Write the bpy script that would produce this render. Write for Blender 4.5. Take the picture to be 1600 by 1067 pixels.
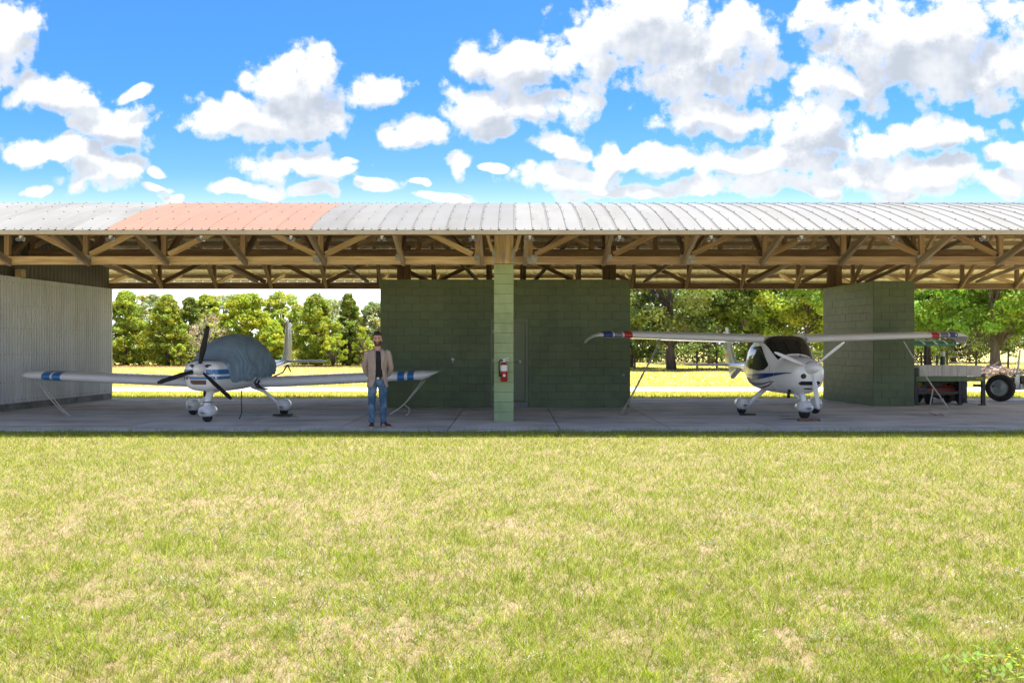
import bpy, bmesh, math, random
import numpy as np
from mathutils import Vector, Matrix
R = math.radians
random.seed(7)
rng = np.random.default_rng(11)
for o in list(bpy.data.objects): bpy.data.objects.remove(o)
scene = bpy.context.scene
COL = scene.collection

# ------------------------------------------------------------------ camera, light, exposure
F, EYE, HZ = 1400.0, 1.566, 540.0          # focal length in photo pixels, eye height, horizon row
cam = bpy.data.cameras.new('camera'); cam_o = bpy.data.objects.new('camera', cam); COL.objects.link(cam_o)
cam.sensor_fit = 'HORIZONTAL'; cam.sensor_width = 36.0; cam.lens = 36.0*F/1600.0
cam.shift_y = (HZ-533.5)/1600.0
cam.clip_end = 3000
cam_o.location = (0, 0, EYE); cam_o.rotation_euler = (R(90), 0, 0)
scene.camera = cam_o
scene.render.engine = 'CYCLES'
scene.view_settings.view_transform = 'Standard'
scene.view_settings.look = 'None'
scene.view_settings.exposure = EXPOSURE = 1.45
scene.view_settings.gamma = 1.0
scene.cycles.max_bounces = 8
scene.cycles.diffuse_bounces = 5
scene.cycles.transparent_max_bounces = 8
SUN_DIR = Vector((0.30, 0.12, 1.0)).normalized()
sl = bpy.data.lights.new('sun', 'SUN'); sl.energy = 4.6; sl.angle = R(0.5); sl.color = (1.0, 0.955, 0.88)
so = bpy.data.objects.new('sun', sl); COL.objects.link(so)
so.rotation_euler = SUN_DIR.to_track_quat('Z', 'Y').to_euler()
so.location = (20, 10, 60)

# ------------------------------------------------------------------ node helpers
def setin(nt, sock, v):
    if isinstance(v, bpy.types.NodeSocket): nt.links.new(v, sock)
    elif v is not None: sock.default_value = v
def M(nt, op, a, b=None, c=None, clamp=False):
    n = nt.nodes.new('ShaderNodeMath'); n.operation = op; n.use_clamp = clamp
    for i, v in enumerate((a, b, c)): setin(nt, n.inputs[i], v)
    return n.outputs[0]
def V(nt, op, a, b=None, c=None, out=0):
    n = nt.nodes.new('ShaderNodeVectorMath'); n.operation = op
    for i, v in enumerate((a, b, c)): setin(nt, n.inputs[i], v)
    return n.outputs[out]
def noise(nt, vec, scale, detail=4, rough=0.55, out=0, lac=2.0, dist=0.0, dim='3D'):
    n = nt.nodes.new('ShaderNodeTexNoise'); n.noise_dimensions = dim; setin(nt, n.inputs['Vector'], vec)
    n.inputs['Scale'].default_value = scale; n.inputs['Detail'].default_value = detail
    n.inputs['Roughness'].default_value = rough; n.inputs['Lacunarity'].default_value = lac
    n.inputs['Distortion'].default_value = dist
    return n.outputs[out]
def mapr(nt, v, a, b, c=0.0, d=1.0, smooth=True):
    n = nt.nodes.new('ShaderNodeMapRange'); n.interpolation_type = 'SMOOTHSTEP' if smooth else 'LINEAR'
    setin(nt, n.inputs[0], v)
    for i, x in enumerate((a, b, c, d)): setin(nt, n.inputs[i+1], x)
    return n.outputs[0]
def mix(nt, f, a, b, mode='MIX'):
    n = nt.nodes.new('ShaderNodeMix'); n.data_type = 'RGBA'; n.blend_type = mode
    setin(nt, n.inputs[0], f)
    for i, v in ((6, a), (7, b)):
        if isinstance(v, (tuple, list)) and len(v) == 3: v = (*v, 1)
        setin(nt, n.inputs[i], v)
    return n.outputs[2]

# ------------------------------------------------------------------ sky with cumulus
CLOUDS = [(0,70,52,72),(15,25,45,35),(95,150,60,34),(207,140,32,13),(190,197,75,40),(95,237,82,22),(150,275,80,28),(35,298,26,9),
 (455,140,62,54),(372,183,78,34),(570,140,60,24),(465,193,70,26),(455,255,95,32),(345,298,34,13),(415,302,50,15),(495,300,40,14),(595,288,40,15),(690,310,45,9),
 (800,92,78,40),(765,165,88,42),(640,203,52,22),(888,172,34,32),(865,226,42,18),(723,256,26,22),(948,245,32,32),(880,275,82,32),
 (1000,40,135,62),(1085,105,120,62),(905,100,60,48),(1170,60,60,50),(1280,30,40,34),(1430,75,175,84),(1570,105,80,60),(1295,130,55,26),
 (1110,182,82,24),(1250,195,72,50),(1200,245,140,32),(1055,248,62,26),(1350,225,55,38),(1475,207,95,28),(1370,272,92,34),(1475,272,66,34),
 (1580,255,36,28),(1010,303,56,14),(1110,292,60,18),(1210,290,70,18),(1560,296,50,18),(1300,300,50,12),
 (1690,200,90,50),(-90,210,80,45),(1750,90,90,60),(-130,120,70,40),(-160,270,110,30),(1720,285,110,30),(770,262,13,7),(655,288,12,6),(545,243,16,8),(250,268,14,7),(1000,252,34,14),(930,300,26,9),(1420,300,40,10),(245,292,16,7),(265,304,14,6),(880,304,44,12)]
world = bpy.data.worlds.new('World'); scene.world = world; world.use_nodes = True
wt = world.node_tree; wt.nodes.clear()
def cloud_group():
    g = bpy.data.node_groups.new('CloudField', 'ShaderNodeTree')
    g.interface.new_socket('uv', in_out='INPUT', socket_type='NodeSocketVector')
    g.interface.new_socket('dens', in_out='OUTPUT', socket_type='NodeSocketFloat')
    g.interface.new_socket('soft', in_out='OUTPUT', socket_type='NodeSocketFloat')
    gi = g.nodes.new('NodeGroupInput'); go = g.nodes.new('NodeGroupOutput')
    p = gi.outputs[0]
    w = noise(g, p, 9.0, 2, 0.55, out=1, dim='2D')
    w = V(g, 'MULTIPLY', V(g, 'SUBTRACT', w, (0.5, 0.5, 0.5)), (0.075, 0.05, 0))
    q = V(g, 'ADD', p, w)
    best = 3.0
    for (x, y, a, b) in CLOUDS:
        u0, v0 = (x-800)/F, (HZ-y)/F
        au, bv = F/(a*1.15), F/(b*1.15)
        d = V(g, 'MULTIPLY_ADD', q, (au, bv, 0), (-u0*au, -v0*bv, 0))
        dd = V(g, 'DOT_PRODUCT', d, d, out=1)
        best = M(g, 'SMOOTH_MIN', best, dd, 0.18) if best != 3.0 else dd
    e = M(g, 'SUBTRACT', 1.0, M(g, 'MINIMUM', best, 2.2))
    # cumulus beyond the frame: the same kind of field, from noise alone
    big = M(g, 'MULTIPLY', M(g, 'SUBTRACT', noise(g, V(g, 'MULTIPLY', p, (1, 1.6, 1)), 4.2, 1, 0.5, dim='2D'), 0.50), 9.0)
    sx = nd_sep(g, p)
    out_u = mapr(g, M(g, 'ABSOLUTE', sx[0]), 0.62, 0.74)
    out_v = mapr(g, sx[1], 0.40, 0.5)
    e2 = M(g, 'MINIMUM', big, 1.0)
    msk = M(g, 'MAXIMUM', out_u, out_v)
    e = M(g, 'ADD', M(g, 'MULTIPLY', e, M(g, 'SUBTRACT', 1.0, msk)), M(g, 'MULTIPLY', e2, msk))
    f1 = M(g, 'SUBTRACT', noise(g, p, 22.0, 7, 0.66, dim='2D'), 0.5)
    vo = g.nodes.new('ShaderNodeTexVoronoi'); vo.feature = 'F1'; vo.voronoi_dimensions = '2D'; vo.inputs['Scale'].default_value = 42.0
    vo.inputs['Detail'].default_value = 1.0; vo.inputs['Roughness'].default_value = 0.5
    setin(g, vo.inputs['Vector'], V(g, 'ADD', p, V(g, 'MULTIPLY', w, (0.35, 0.35, 0))))
    f2 = M(g, 'SUBTRACT', 0.45, vo.outputs['Distance'])
    d = M(g, 'ADD', e, M(g, 'MULTIPLY', f1, 2.5))
    d = M(g, 'ADD', d, M(g, 'MULTIPLY', f2, 0.66))
    g.links.new(d, go.inputs[0])
    g.links.new(M(g, 'ADD', e, M(g, 'MULTIPLY', f1, 1.1)), go.inputs[1])
    return g
def nd_sep(nt, v):
    n = nt.nodes.new('ShaderNodeSeparateXYZ'); setin(nt, n.inputs[0], v); return n.outputs
cg = cloud_group()
tc = wt.nodes.new('ShaderNodeTexCoord')
sx, sy, sz = nd_sep(wt, V(wt, 'NORMALIZE', tc.outputs['Generated']))
hor = M(wt, 'SQRT', M(wt, 'ADD', M(wt, 'MULTIPLY', sx, sx), M(wt, 'MULTIPLY', sy, sy)))
az = M(wt, 'ARCTAN2', sx, sy)
elv = M(wt, 'ARCTAN2', sz, hor)
cb = wt.nodes.new('ShaderNodeCombineXYZ')
# straight ahead tan(az), tan(el)/cos(az) follow the flat-picture angles; wrap is kept by bounding az
azc = M(wt, 'TANGENT', M(wt, 'MINIMUM', M(wt, 'MAXIMUM', az, -0.75), 0.75))
azx = M(wt, 'ADD', azc, M(wt, 'SUBTRACT', az, M(wt, 'MINIMUM', M(wt, 'MAXIMUM', az, -0.75), 0.75)))
cosaz = M(wt, 'COSINE', M(wt, 'MINIMUM', M(wt, 'MAXIMUM', az, -0.75), 0.75))
vv = M(wt, 'DIVIDE', M(wt, 'TANGENT', M(wt, 'MINIMUM', elv, 1.1)), cosaz)
wt.links.new(azx, cb.inputs[0]); wt.links.new(vv, cb.inputs[1])
uv = cb.outputs[0]
def field(off):
    n = wt.nodes.new('ShaderNodeGroup'); n.node_tree = cg
    setin(wt, n.inputs[0], V(wt, 'ADD', uv, off) if off else uv)
    return n.outputs
d0, s0 = field(None)[:2]; s1 = field((-0.010, 0.026, 0))[1]
alpha = mapr(wt, d0, -0.20, 0.52)
alpha = M(wt, 'POWER', alpha, 1.15)
# self shade: thick cloud overhead and towards the light darkens, bright rims where it thins out above
rise = M(wt, 'SUBTRACT', s1, M(wt, 'MULTIPLY', s0, 0.62))
occ = mapr(wt, rise, -0.26, 0.40)
lowc = mapr(wt, vv, 0.15, 0.22, 0.7, 1.0)
fine = noise(wt, uv, 20.0, 3, 0.6, dim='2D')
edge = M(wt, 'MULTIPLY', occ, mapr(wt, d0, -0.1, 0.5))
edge = M(wt, 'MULTIPLY', M(wt, 'MULTIPLY', edge, mapr(wt, fine, 0.25, 0.7, 0.55, 1.0)), lowc)
HAZE = 11.0
CW = 6.3
sky = wt.nodes.new('ShaderNodeTexSky'); sky.sky_type = 'NISHITA'; sky.sun_disc = False
sky.sun_elevation = math.asin(SUN_DIR.z); sky.sun_rotation = math.atan2(SUN_DIR.x, SUN_DIR.y)
sky.air_density = 1.0; sky.dust_density = 0.6; sky.ozone_density = 2.0
lowmix = mapr(wt, vv, 0.0, 0.30, 0.0, 1.0)
tint = mix(wt, lowmix, (1.05, 1.16, 1.22), (0.33, 0.76, 1.36))
blue = mix(wt, 1.0, sky.outputs[0], tint, 'MULTIPLY')
blue = mix(wt, mapr(wt, vv, 0.20, 0.03), blue, (HAZE*0.97, HAZE, HAZE*1.03))
ccol = mix(wt, edge, (CW*1.0, CW*1.0, CW*1.01), (CW*0.50, CW*0.555, CW*0.64))
fin = mix(wt, M(wt, 'MULTIPLY', alpha, mapr(wt, elv, 1.0, 1.2, 1.0, 0.0)), blue, ccol)
bg = wt.nodes.new('ShaderNodeBackground'); bg.inputs['Strength'].default_value = 0.07
wo = wt.nodes.new('ShaderNodeOutputWorld')
wt.links.new(fin, bg.inputs[0]); wt.links.new(bg.outputs[0], wo.inputs[0])
try: world.cycles.sampling_method = 'MANUAL'; world.cycles.sample_map_resolution = 512
except Exception: pass

# ------------------------------------------------------------------ materials
def newmat(name):
    m = bpy.data.materials.new(name); m.use_nodes = True
    nt = m.node_tree; b = nt.nodes['Principled BSDF']
    return m, nt, b
def mat(name, c1, c2=None, scale=3.0, rough=0.6, metal=0.0, bump=0.0, bscale=60.0, stretch=(1,1,1), rand=0.0, coat=0.0, lo=0.35, hi=0.65, spec=0.5, detail=5, wear=None):
    """c1/c2 mixed by object-space noise; rand = per-object brightness variation; bump = fine relief in metres"""
    m, nt, b = newmat(name)
    tcn = nt.nodes.new('ShaderNodeTexCoord')
    oi = nt.nodes.new('ShaderNodeObjectInfo')
    vec = V(nt, 'MULTIPLY', tcn.outputs['Object'], stretch)
    vec = V(nt, 'ADD', vec, V(nt, 'MULTIPLY', oi.outputs['Random'], (37.0, 91.0, 53.0)))
    col = (*c1, 1)
    if c2 is not None:
        f = mapr(nt, noise(nt, vec, scale, detail, 0.6), lo, hi)
        col = mix(nt, f, c1, c2)
    if rand:
        k = M(nt, 'MULTIPLY_ADD', oi.outputs['Random'], 2*rand, 1-rand)
        vs = nt.nodes.new('ShaderNodeCombineXYZ')
        for i in range(3): nt.links.new(k, vs.inputs[i])
        if not isinstance(col, bpy.types.NodeSocket): col = tuple(col)
        col = mix(nt, 1.0, col, vs.outputs[0], 'MULTIPLY')
    if wear:                                   # (xyz scale, amount, tint): blotches and streaks that run on across neighbouring pieces
        gp = nt.nodes.new('ShaderNodeNewGeometry')
        wn = noise(nt, V(nt, 'MULTIPLY', gp.outputs['Position'], wear[0]), 1.0, 6, 0.62)
        tgt = mix(nt, 1.0, col if isinstance(col, bpy.types.NodeSocket) else tuple(col), wear[2], 'MULTIPLY')
        col = mix(nt, M(nt, 'MULTIPLY', mapr(nt, wn, 0.45, 0.68), wear[1]), col, tgt)
    setin(nt, b.inputs['Base Color'], col)
    b.inputs['Roughness'].default_value = rough; b.inputs['Metallic'].default_value = metal
    b.inputs['Specular IOR Level'].default_value = spec
    if coat: b.inputs['Coat Weight'].default_value = coat; b.inputs['Coat Roughness'].default_value = 0.08
    if bump:
        bn = nt.nodes.new('ShaderNodeBump'); bn.inputs['Distance'].default_value = bump; bn.inputs['Strength'].default_value = 1.0
        setin(nt, bn.inputs['Height'], noise(nt, vec, bscale, 4, 0.6)); nt.links.new(bn.outputs[0], b.inputs['Normal'])
    return m
def leafmat(name, trans=0.35, rough=0.6):
    """albedo from the per-leaf colour attribute, part of the light passes through"""
    m, nt, b = newmat(name)
    at = nt.nodes.new('ShaderNodeAttribute'); at.attribute_name = 'tone'
    nt.links.new(at.outputs['Color'], b.inputs['Base Color']); b.inputs['Roughness'].default_value = rough
    b.inputs['Specular IOR Level'].default_value = 0.25
    tr = nt.nodes.new('ShaderNodeBsdfTranslucent'); nt.links.new(mix(nt, 1.0, at.outputs['Color'], (1.25, 1.2, 0.6), 'MULTIPLY'), tr.inputs[0])
    ms = nt.nodes.new('ShaderNodeMixShader'); ms.inputs[0].default_value = trans
    nt.links.new(b.outputs[0], ms.inputs[1]); nt.links.new(tr.outputs[0], ms.inputs[2])
    nt.links.new(ms.outputs[0], nt.nodes['Material Output'].inputs[0])
    return m
MT = {}
MT['roof_white'] = mat('roof_white', (0.24,0.233,0.215), (0.215,0.208,0.191), 0.35, 0.6, 0.0, spec=0.22, rand=0.04, wear=((1.6,0.35,0.35),0.7,(0.80,0.79,0.74)))
MT['roof_grey'] = mat('roof_grey', (0.20,0.194,0.179), (0.183,0.177,0.163), 0.5, 0.6, spec=0.22, rand=0.04, wear=((1.6,0.35,0.35),0.7,(0.84,0.83,0.79)))
MT['roof_pink'] = mat('roof_pink', (0.285,0.165,0.112), (0.26,0.15,0.103), 0.5, 0.6, spec=0.22, rand=0.04, wear=((1.6,0.35,0.35),0.7,(0.88,0.86,0.84)))
MT['fascia'] = mat('fascia', (0.45,0.40,0.27), (0.38,0.33,0.21), 2.0, 0.6)
for k_ in ('roof_white', 'roof_grey', 'roof_pink'):
    nt = MT[k_].node_tree; b = nt.nodes['Principled BSDF']; src = b.inputs['Base Color'].links[0].from_socket
    ge = nt.nodes.new('ShaderNodeNewGeometry'); nt.links.new(mix(nt, ge.outputs['Backfacing'], src, (0.58,0.55,0.45)), b.inputs['Base Color'])
MT['screw'] = mat('screw', (0.12,0.12,0.12), None, rough=0.5, metal=0.6)
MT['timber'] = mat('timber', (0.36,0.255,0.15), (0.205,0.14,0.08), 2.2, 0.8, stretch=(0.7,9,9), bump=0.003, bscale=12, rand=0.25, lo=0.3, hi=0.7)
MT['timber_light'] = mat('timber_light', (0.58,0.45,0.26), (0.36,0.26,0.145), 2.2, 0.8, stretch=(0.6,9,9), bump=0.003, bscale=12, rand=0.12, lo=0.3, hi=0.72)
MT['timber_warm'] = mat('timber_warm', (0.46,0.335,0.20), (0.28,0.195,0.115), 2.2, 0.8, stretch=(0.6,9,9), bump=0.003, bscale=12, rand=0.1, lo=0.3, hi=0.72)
MT['timber_dark'] = mat('timber_dark', (0.20,0.13,0.07), (0.11,0.07,0.04), 2.2, 0.85, stretch=(0.7,9,9), bump=0.003, bscale=12, rand=0.2, lo=0.3, hi=0.7)  # dark brown; on the rear truss it also paints in backlit shade
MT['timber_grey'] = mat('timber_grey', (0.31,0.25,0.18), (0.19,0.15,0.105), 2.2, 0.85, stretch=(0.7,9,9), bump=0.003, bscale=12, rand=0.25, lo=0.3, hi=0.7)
MT['galv'] = mat('galv', (0.33,0.33,0.31), (0.22,0.22,0.21), 12, 0.45, 0.7)
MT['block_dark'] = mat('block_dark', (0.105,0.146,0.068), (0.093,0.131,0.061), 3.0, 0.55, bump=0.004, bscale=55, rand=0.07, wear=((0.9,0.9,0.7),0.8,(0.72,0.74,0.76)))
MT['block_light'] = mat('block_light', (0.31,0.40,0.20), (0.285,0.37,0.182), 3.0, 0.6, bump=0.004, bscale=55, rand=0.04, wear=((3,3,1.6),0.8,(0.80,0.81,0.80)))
MT['door'] = mat('door', (0.14,0.172,0.105), (0.128,0.158,0.096), 2.0, 0.5)
MT['concrete'] = mat('concrete', (0.62,0.60,0.57), (0.47,0.455,0.435), 0.9, 0.85, bump=0.003, bscale=40, rand=0.05, detail=8, lo=0.3, hi=0.72, wear=((0.5,1.3,1),0.9,(0.62,0.61,0.60)))
MT['concrete_old'] = mat('concrete_old', (0.24,0.235,0.22), (0.15,0.145,0.135), 3.0, 0.9, bump=0.006, bscale=30)
MT['sheet'] = mat('sheet', (0.67,0.71,0.74), (0.59,0.63,0.66), 0.8, 0.4, 0.0, rand=0.05, wear=((2.2,2.2,0.35),0.8,(0.78,0.77,0.72)))
MT['dark_bay_sheet'] = mat('dark_bay_sheet', (0.07,0.065,0.055), (0.05,0.047,0.04), 1.0, 0.6)
MT['white_gel'] = mat('white_gel', (0.84,0.84,0.83), (0.80,0.80,0.79), 3.0, 0.22, coat=0.5)
MT['wing_gel'] = mat('wing_gel', (0.84,0.85,0.86), (0.80,0.81,0.82), 2.0, 0.26, coat=0.4)
MT['blue_gel'] = mat('blue_gel', (0.02,0.155,0.42), None, rough=0.3, coat=0.4)
MT['navy_gel'] = mat('navy_gel', (0.012,0.045,0.24), None, rough=0.3, coat=0.4)
MT['red_gel'] = mat('red_gel', (0.42,0.02,0.02), None, rough=0.3, coat=0.4)
MT['maroon_gel'] = mat('maroon_gel', (0.16,0.02,0.03), None, rough=0.3, coat=0.4)
MT['grey_gel'] = mat('grey_gel', (0.16,0.18,0.22), None, rough=0.3, coat=0.4)
MT['teal_gel'] = mat('teal_gel', (0.02,0.13,0.12), None, rough=0.4)
MT['black'] = mat('black', (0.012,0.012,0.013), None, rough=0.5)
MT['rubber'] = mat('rubber', (0.016,0.016,0.016), (0.03,0.029,0.027), 8, 0.85)
MT['prop_black'] = mat('prop_black', (0.010,0.010,0.012), None, rough=0.5, spec=0.3)
MT['glass_dark'] = mat('glass_dark', (0.012,0.013,0.014), None, rough=0.04, coat=0.3, spec=0.7)
MT['cover'] = mat('cover', (0.27,0.38,0.47), (0.215,0.31,0.39), 2.5, 0.75, bump=0.006, bscale=14)
MT['intake'] = mat('intake', (0.13,0.075,0.05), None, rough=0.8)
MT['stain'] = mat('stain', (0.16,0.155,0.15), (0.11,0.105,0.10), 4, 0.7)
MT['rope'] = mat('rope', (0.55,0.53,0.47), (0.42,0.40,0.35), 20, 0.9)
MT['rope_tan'] = mat('rope_tan', (0.42,0.38,0.28), (0.33,0.29,0.21), 20, 0.9)
MT['chock'] = mat('chock', (0.20,0.11,0.07), (0.12,0.07,0.045), 6, 0.85)
MT['metal'] = mat('metal', (0.45,0.46,0.47), (0.34,0.35,0.36), 8, 0.35, 0.85)
MT['skin'] = mat('skin', (0.50,0.29,0.20), (0.44,0.25,0.17), 12, 0.55)
MT['hair'] = mat('hair', (0.014,0.011,0.009), (0.028,0.02,0.015), 60, 0.7, bump=0.004, bscale=90)
MT['beard'] = mat('beard', (0.055,0.03,0.02), (0.09,0.05,0.034), 90, 0.8)
MT['jacket'] = mat('jacket', (0.37,0.295,0.25), (0.31,0.245,0.205), 5, 0.85, bump=0.004, bscale=16)
MT['tshirt'] = mat('tshirt', (0.008,0.008,0.011), (0.012,0.012,0.015), 8, 0.8)
MT['jeans'] = mat('jeans', (0.04,0.095,0.17), (0.15,0.23,0.32), 5.0, 0.85, bump=0.006, bscale=18, lo=0.42, hi=0.72)
MT['shoe'] = mat('shoe', (0.085,0.028,0.014), (0.055,0.02,0.011), 10, 0.45)
MT['sole'] = mat('sole', (0.45,0.36,0.25), None, rough=0.8)
MT['ext_red'] = mat('ext_red', (0.36,0.012,0.01), None, rough=0.25, coat=0.5)
MT['white_paint'] = mat('white_paint', (0.72,0.72,0.70), None, rough=0.5)
MT['green_paint'] = mat('green_paint', (0.03,0.10,0.04), (0.025,0.08,0.032), 4, 0.45)
MT['green_dull'] = mat('green_dull', (0.12,0.19,0.09), (0.09,0.14,0.07), 6, 0.6)
MT['canopy_green'] = mat('canopy_green', (0.02,0.22,0.12), (0.016,0.18,0.10), 4, 0.4)
MT['board_grey'] = mat('board_grey', (0.58,0.57,0.53), (0.45,0.44,0.41), 3, 0.85, stretch=(6,6,0.8), rand=0.12)
MT['dark_steel'] = mat('dark_steel', (0.022,0.026,0.026), (0.035,0.035,0.033), 5, 0.55)
MT['red_paint'] = mat('red_paint', (0.30,0.06,0.025), (0.20,0.04,0.02), 5, 0.5)
MT['hub_grey'] = mat('hub_grey', (0.34,0.40,0.42), (0.24,0.28,0.30), 6, 0.5, 0.2)
MT['yellow_paint'] = mat('yellow_paint', (0.45,0.33,0.04), None, rough=0.6)
MT['rubble'] = mat('rubble', (0.33,0.265,0.23), (0.22,0.17,0.145), 2, 0.9, rand=0.2)
MT['bark'] = mat('bark', (0.135,0.105,0.085), (0.07,0.055,0.045), 3, 0.95, stretch=(4,4,0.8), bump=0.02, bscale=6)
MT['bark_pale'] = mat('bark_pale', (0.24,0.19,0.16), (0.14,0.11,0.095), 3, 0.95, stretch=(4,4,0.8), bump=0.02, bscale=6)
MT['leaf'] = leafmat('leaf', 0.38)
MT['blade'] = leafmat('blade', 0.35)
MT['driveway'] = mat('driveway', (0.62,0.585,0.53), (0.53,0.50,0.45), 0.6, 0.9)
MT['mulch'] = mat('mulch', (0.20,0.075,0.045), (0.10,0.045,0.03), 2.5, 0.95, bump=0.03, bscale=8)
MT['painted_shade_dirt'] = mat('painted_shade_dirt', (0.16,0.09,0.05), (0.09,0.06,0.035), 2.5, 0.95, bump=0.03, bscale=8)  # dark brown for the tree shade painted on the ground

# ------------------------------------------------------------------ mesh helpers
def link(o, parent=None):
    COL.objects.link(o)
    if parent is not None: o.parent = parent
    return o
def tag(o, label=None, cat=None, group=None, kind=None):
    if label: o['label'] = label
    if cat: o['category'] = cat
    if group: o['group'] = group
    if kind: o['kind'] = kind
    return o
def thing(name, label, cat, loc=(0,0,0), rz=0.0, group=None):
    o = bpy.data.objects.new(name, None); COL.objects.link(o)
    o.location = loc; o.rotation_euler = (0,0,rz); o.empty_display_size = 0.2
    return tag(o, label, cat, group)
def dup(root, loc=None, rz=None, label=None):
    r = root.copy(); COL.objects.link(r)
    if loc is not None: r.location = loc
    if rz is not None: r.rotation_euler = (0,0,rz)
    if label: r['label'] = label
    for ch in list(root.children):
        c = ch.copy(); COL.objects.link(c); c.parent = r
        for g in ch.children:
            d = g.copy(); COL.objects.link(d); d.parent = c
    return r
class MB:
    def __init__(s): s.v = []; s.f = []; s.m = []; s.cur = 0
    def add(s, vs, fs):
        n = len(s.v); s.v += [tuple(p) for p in vs]; s.f += [tuple(i+n for i in f) for f in fs]; s.m += [s.cur]*len(fs); return s
    def box(s, c, d, rz=0.0, mtx=None):
        x, y, z = d[0]/2, d[1]/2, d[2]/2
        vs = [Vector((a*x, b*y, e*z)) for a in (-1,1) for b in (-1,1) for e in (-1,1)]
        mm = mtx if mtx is not None else Matrix.Rotation(rz, 3, 'Z')
        vs = [mm @ p + Vector(c) for p in vs]
        return s.add(vs, [(0,1,3,2),(4,6,7,5),(0,4,5,1),(2,3,7,6),(0,2,6,4),(1,5,7,3)])
    def beam(s, p0, p1, w, h):
        p0, p1 = Vector(p0), Vector(p1); x = (p1-p0).normalized()
        up = Vector((0,0,1)) if abs(x.z) < 0.95 else Vector((0,1,0))
        y = up.cross(x).normalized(); z = x.cross(y)
        mm = Matrix((x,y,z)).transposed()
        return s.box((p0+p1)/2, ((p1-p0).length, w, h), mtx=mm)
    def tube(s, pts, rad, n=8, cap=True, flat=1.0):
        pts = [Vector(p) for p in pts]
        if not hasattr(rad, '__len__'): rad = [rad]*len(pts)
        rings = []; prev = None
        for i, p in enumerate(pts):
            t = (pts[min(i+1,len(pts)-1)]-pts[max(i-1,0)])
            t = t.normalized() if t.length > 1e-9 else Vector((0,0,1))
            if prev is None: u = t.cross(Vector((0,0,1)) if abs(t.z) < 0.9 else Vector((1,0,0))).normalized()
            else:
                u = prev - t*prev.dot(t); u.normalize()
            prev = u; w = t.cross(u)
            rings.append([p+(u*math.cos(a)+w*math.sin(a)*flat)*rad[i] for a in [2*math.pi*k/n for k in range(n)]])
        return s.loft(rings, cap)
    def loft(s, rings, cap=True, closed=True):
        n = len(rings[0]); vs = [p for r in rings for p in r]; fs = []
        for i in range(len(rings)-1):
            for k in range(n if closed else n-1):
                a, b = i*n+k, i*n+(k+1) % n
                fs.append((a, b, b+n, a+n))
        if cap and closed: fs.append(tuple(range(n-1,-1,-1))); fs.append(tuple(range((len(rings)-1)*n, len(rings)*n)))
        return s.add(vs, fs)
    def lathe(s, prof, n=16, mtx=None, cap=True):
        """prof: (radius, height) pairs turned about z, then moved by the 4x4 mtx"""
        mm = mtx or Matrix()
        rings = [[mm @ Vector((r*math.cos(2*math.pi*k/n), r*math.sin(2*math.pi*k/n), h)) for k in range(n)] for r, h in prof]
        return s.loft(rings, cap)
    def build(s, name, m, parent=None, smooth=False, loc=None, sharp=None):
        me = bpy.data.meshes.new(name); me.from_pydata(s.v, [], s.f)
        for x in (m if isinstance(m, (list, tuple)) else [m]): me.materials.append(MT[x] if isinstance(x, str) else x)
        if len(me.materials) > 1: me.polygons.foreach_set('material_index', s.m)
        bm = bmesh.new(); bm.from_mesh(me); bmesh.ops.recalc_face_normals(bm, faces=bm.faces); bm.to_mesh(me); bm.free()
        if smooth:
            me.polygons.foreach_set('use_smooth', [True]*len(me.polygons))
            if sharp: me.set_sharp_from_angle(angle=R(sharp))
        o = bpy.data.objects.new(name, me)
        link(o, parent)
        if loc: o.location = loc
        return o
def beam(name, p0, p1, w, h, m, parent=None):
    """timber with its own axes: x runs along the grain"""
    p0, p1 = Vector(p0), Vector(p1); L = (p1-p0).length
    x = (p1-p0).normalized(); up = Vector((0,0,1)) if abs(x.z) < 0.95 else Vector((0,1,0))
    y = up.cross(x).normalized(); z = x.cross(y)
    b = 0.006
    mb = MB()
    ring = lambda X: [(X, a*(w/2-c), e*(h/2-d)) for a, e, c, d in ((-1,-1,0,b),(-1,1,0,b),(-1,1,b,0),(1,1,b,0),(1,1,0,b),(1,-1,0,b),(1,-1,b,0),(-1,-1,b,0))]
    mb.loft([ring(-L/2), ring(L/2)])
    o = mb.build(name, m, parent)
    mm = Matrix((x,y,z)).transposed().to_4x4(); mm.translation = (p0+p1)/2
    if parent is not None: o.matrix_parent_inverse = Matrix()
    o.matrix_local = mm
    return o
def P(px, py, Y): return Vector(((px-800)*Y/F, Y, EYE+(HZ-py)*Y/F))
def GY(py): return F*EYE/(py-HZ)            # depth of a ground point seen at this row
def npmesh(name, verts, faces, tone, m, parent=None):
    """big mesh from arrays: faces is (n,3) or (n,4); tone is per-vertex rgb"""
    me = bpy.data.meshes.new(name); nv, nf, k = len(verts), len(faces), faces.shape[1]
    me.vertices.add(nv); me.vertices.foreach_set('co', verts.astype(np.float32).ravel())
    me.loops.add(nf*k); me.loops.foreach_set('vertex_index', faces.astype(np.int32).ravel())
    me.polygons.add(nf); me.polygons.foreach_set('loop_start', np.arange(0, nf*k, k, dtype=np.int32))
    me.update(calc_edges=True)
    if tone is not None:
        at = me.attributes.new('tone', 'FLOAT_COLOR', 'POINT')
        at.data.foreach_set('color', np.concatenate([tone, np.ones((nv,1))], 1).astype(np.float32).ravel())
    me.materials.append(MT[m] if isinstance(m, str) else m)
    o = bpy.data.objects.new(name, me); return link(o, parent)
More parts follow.
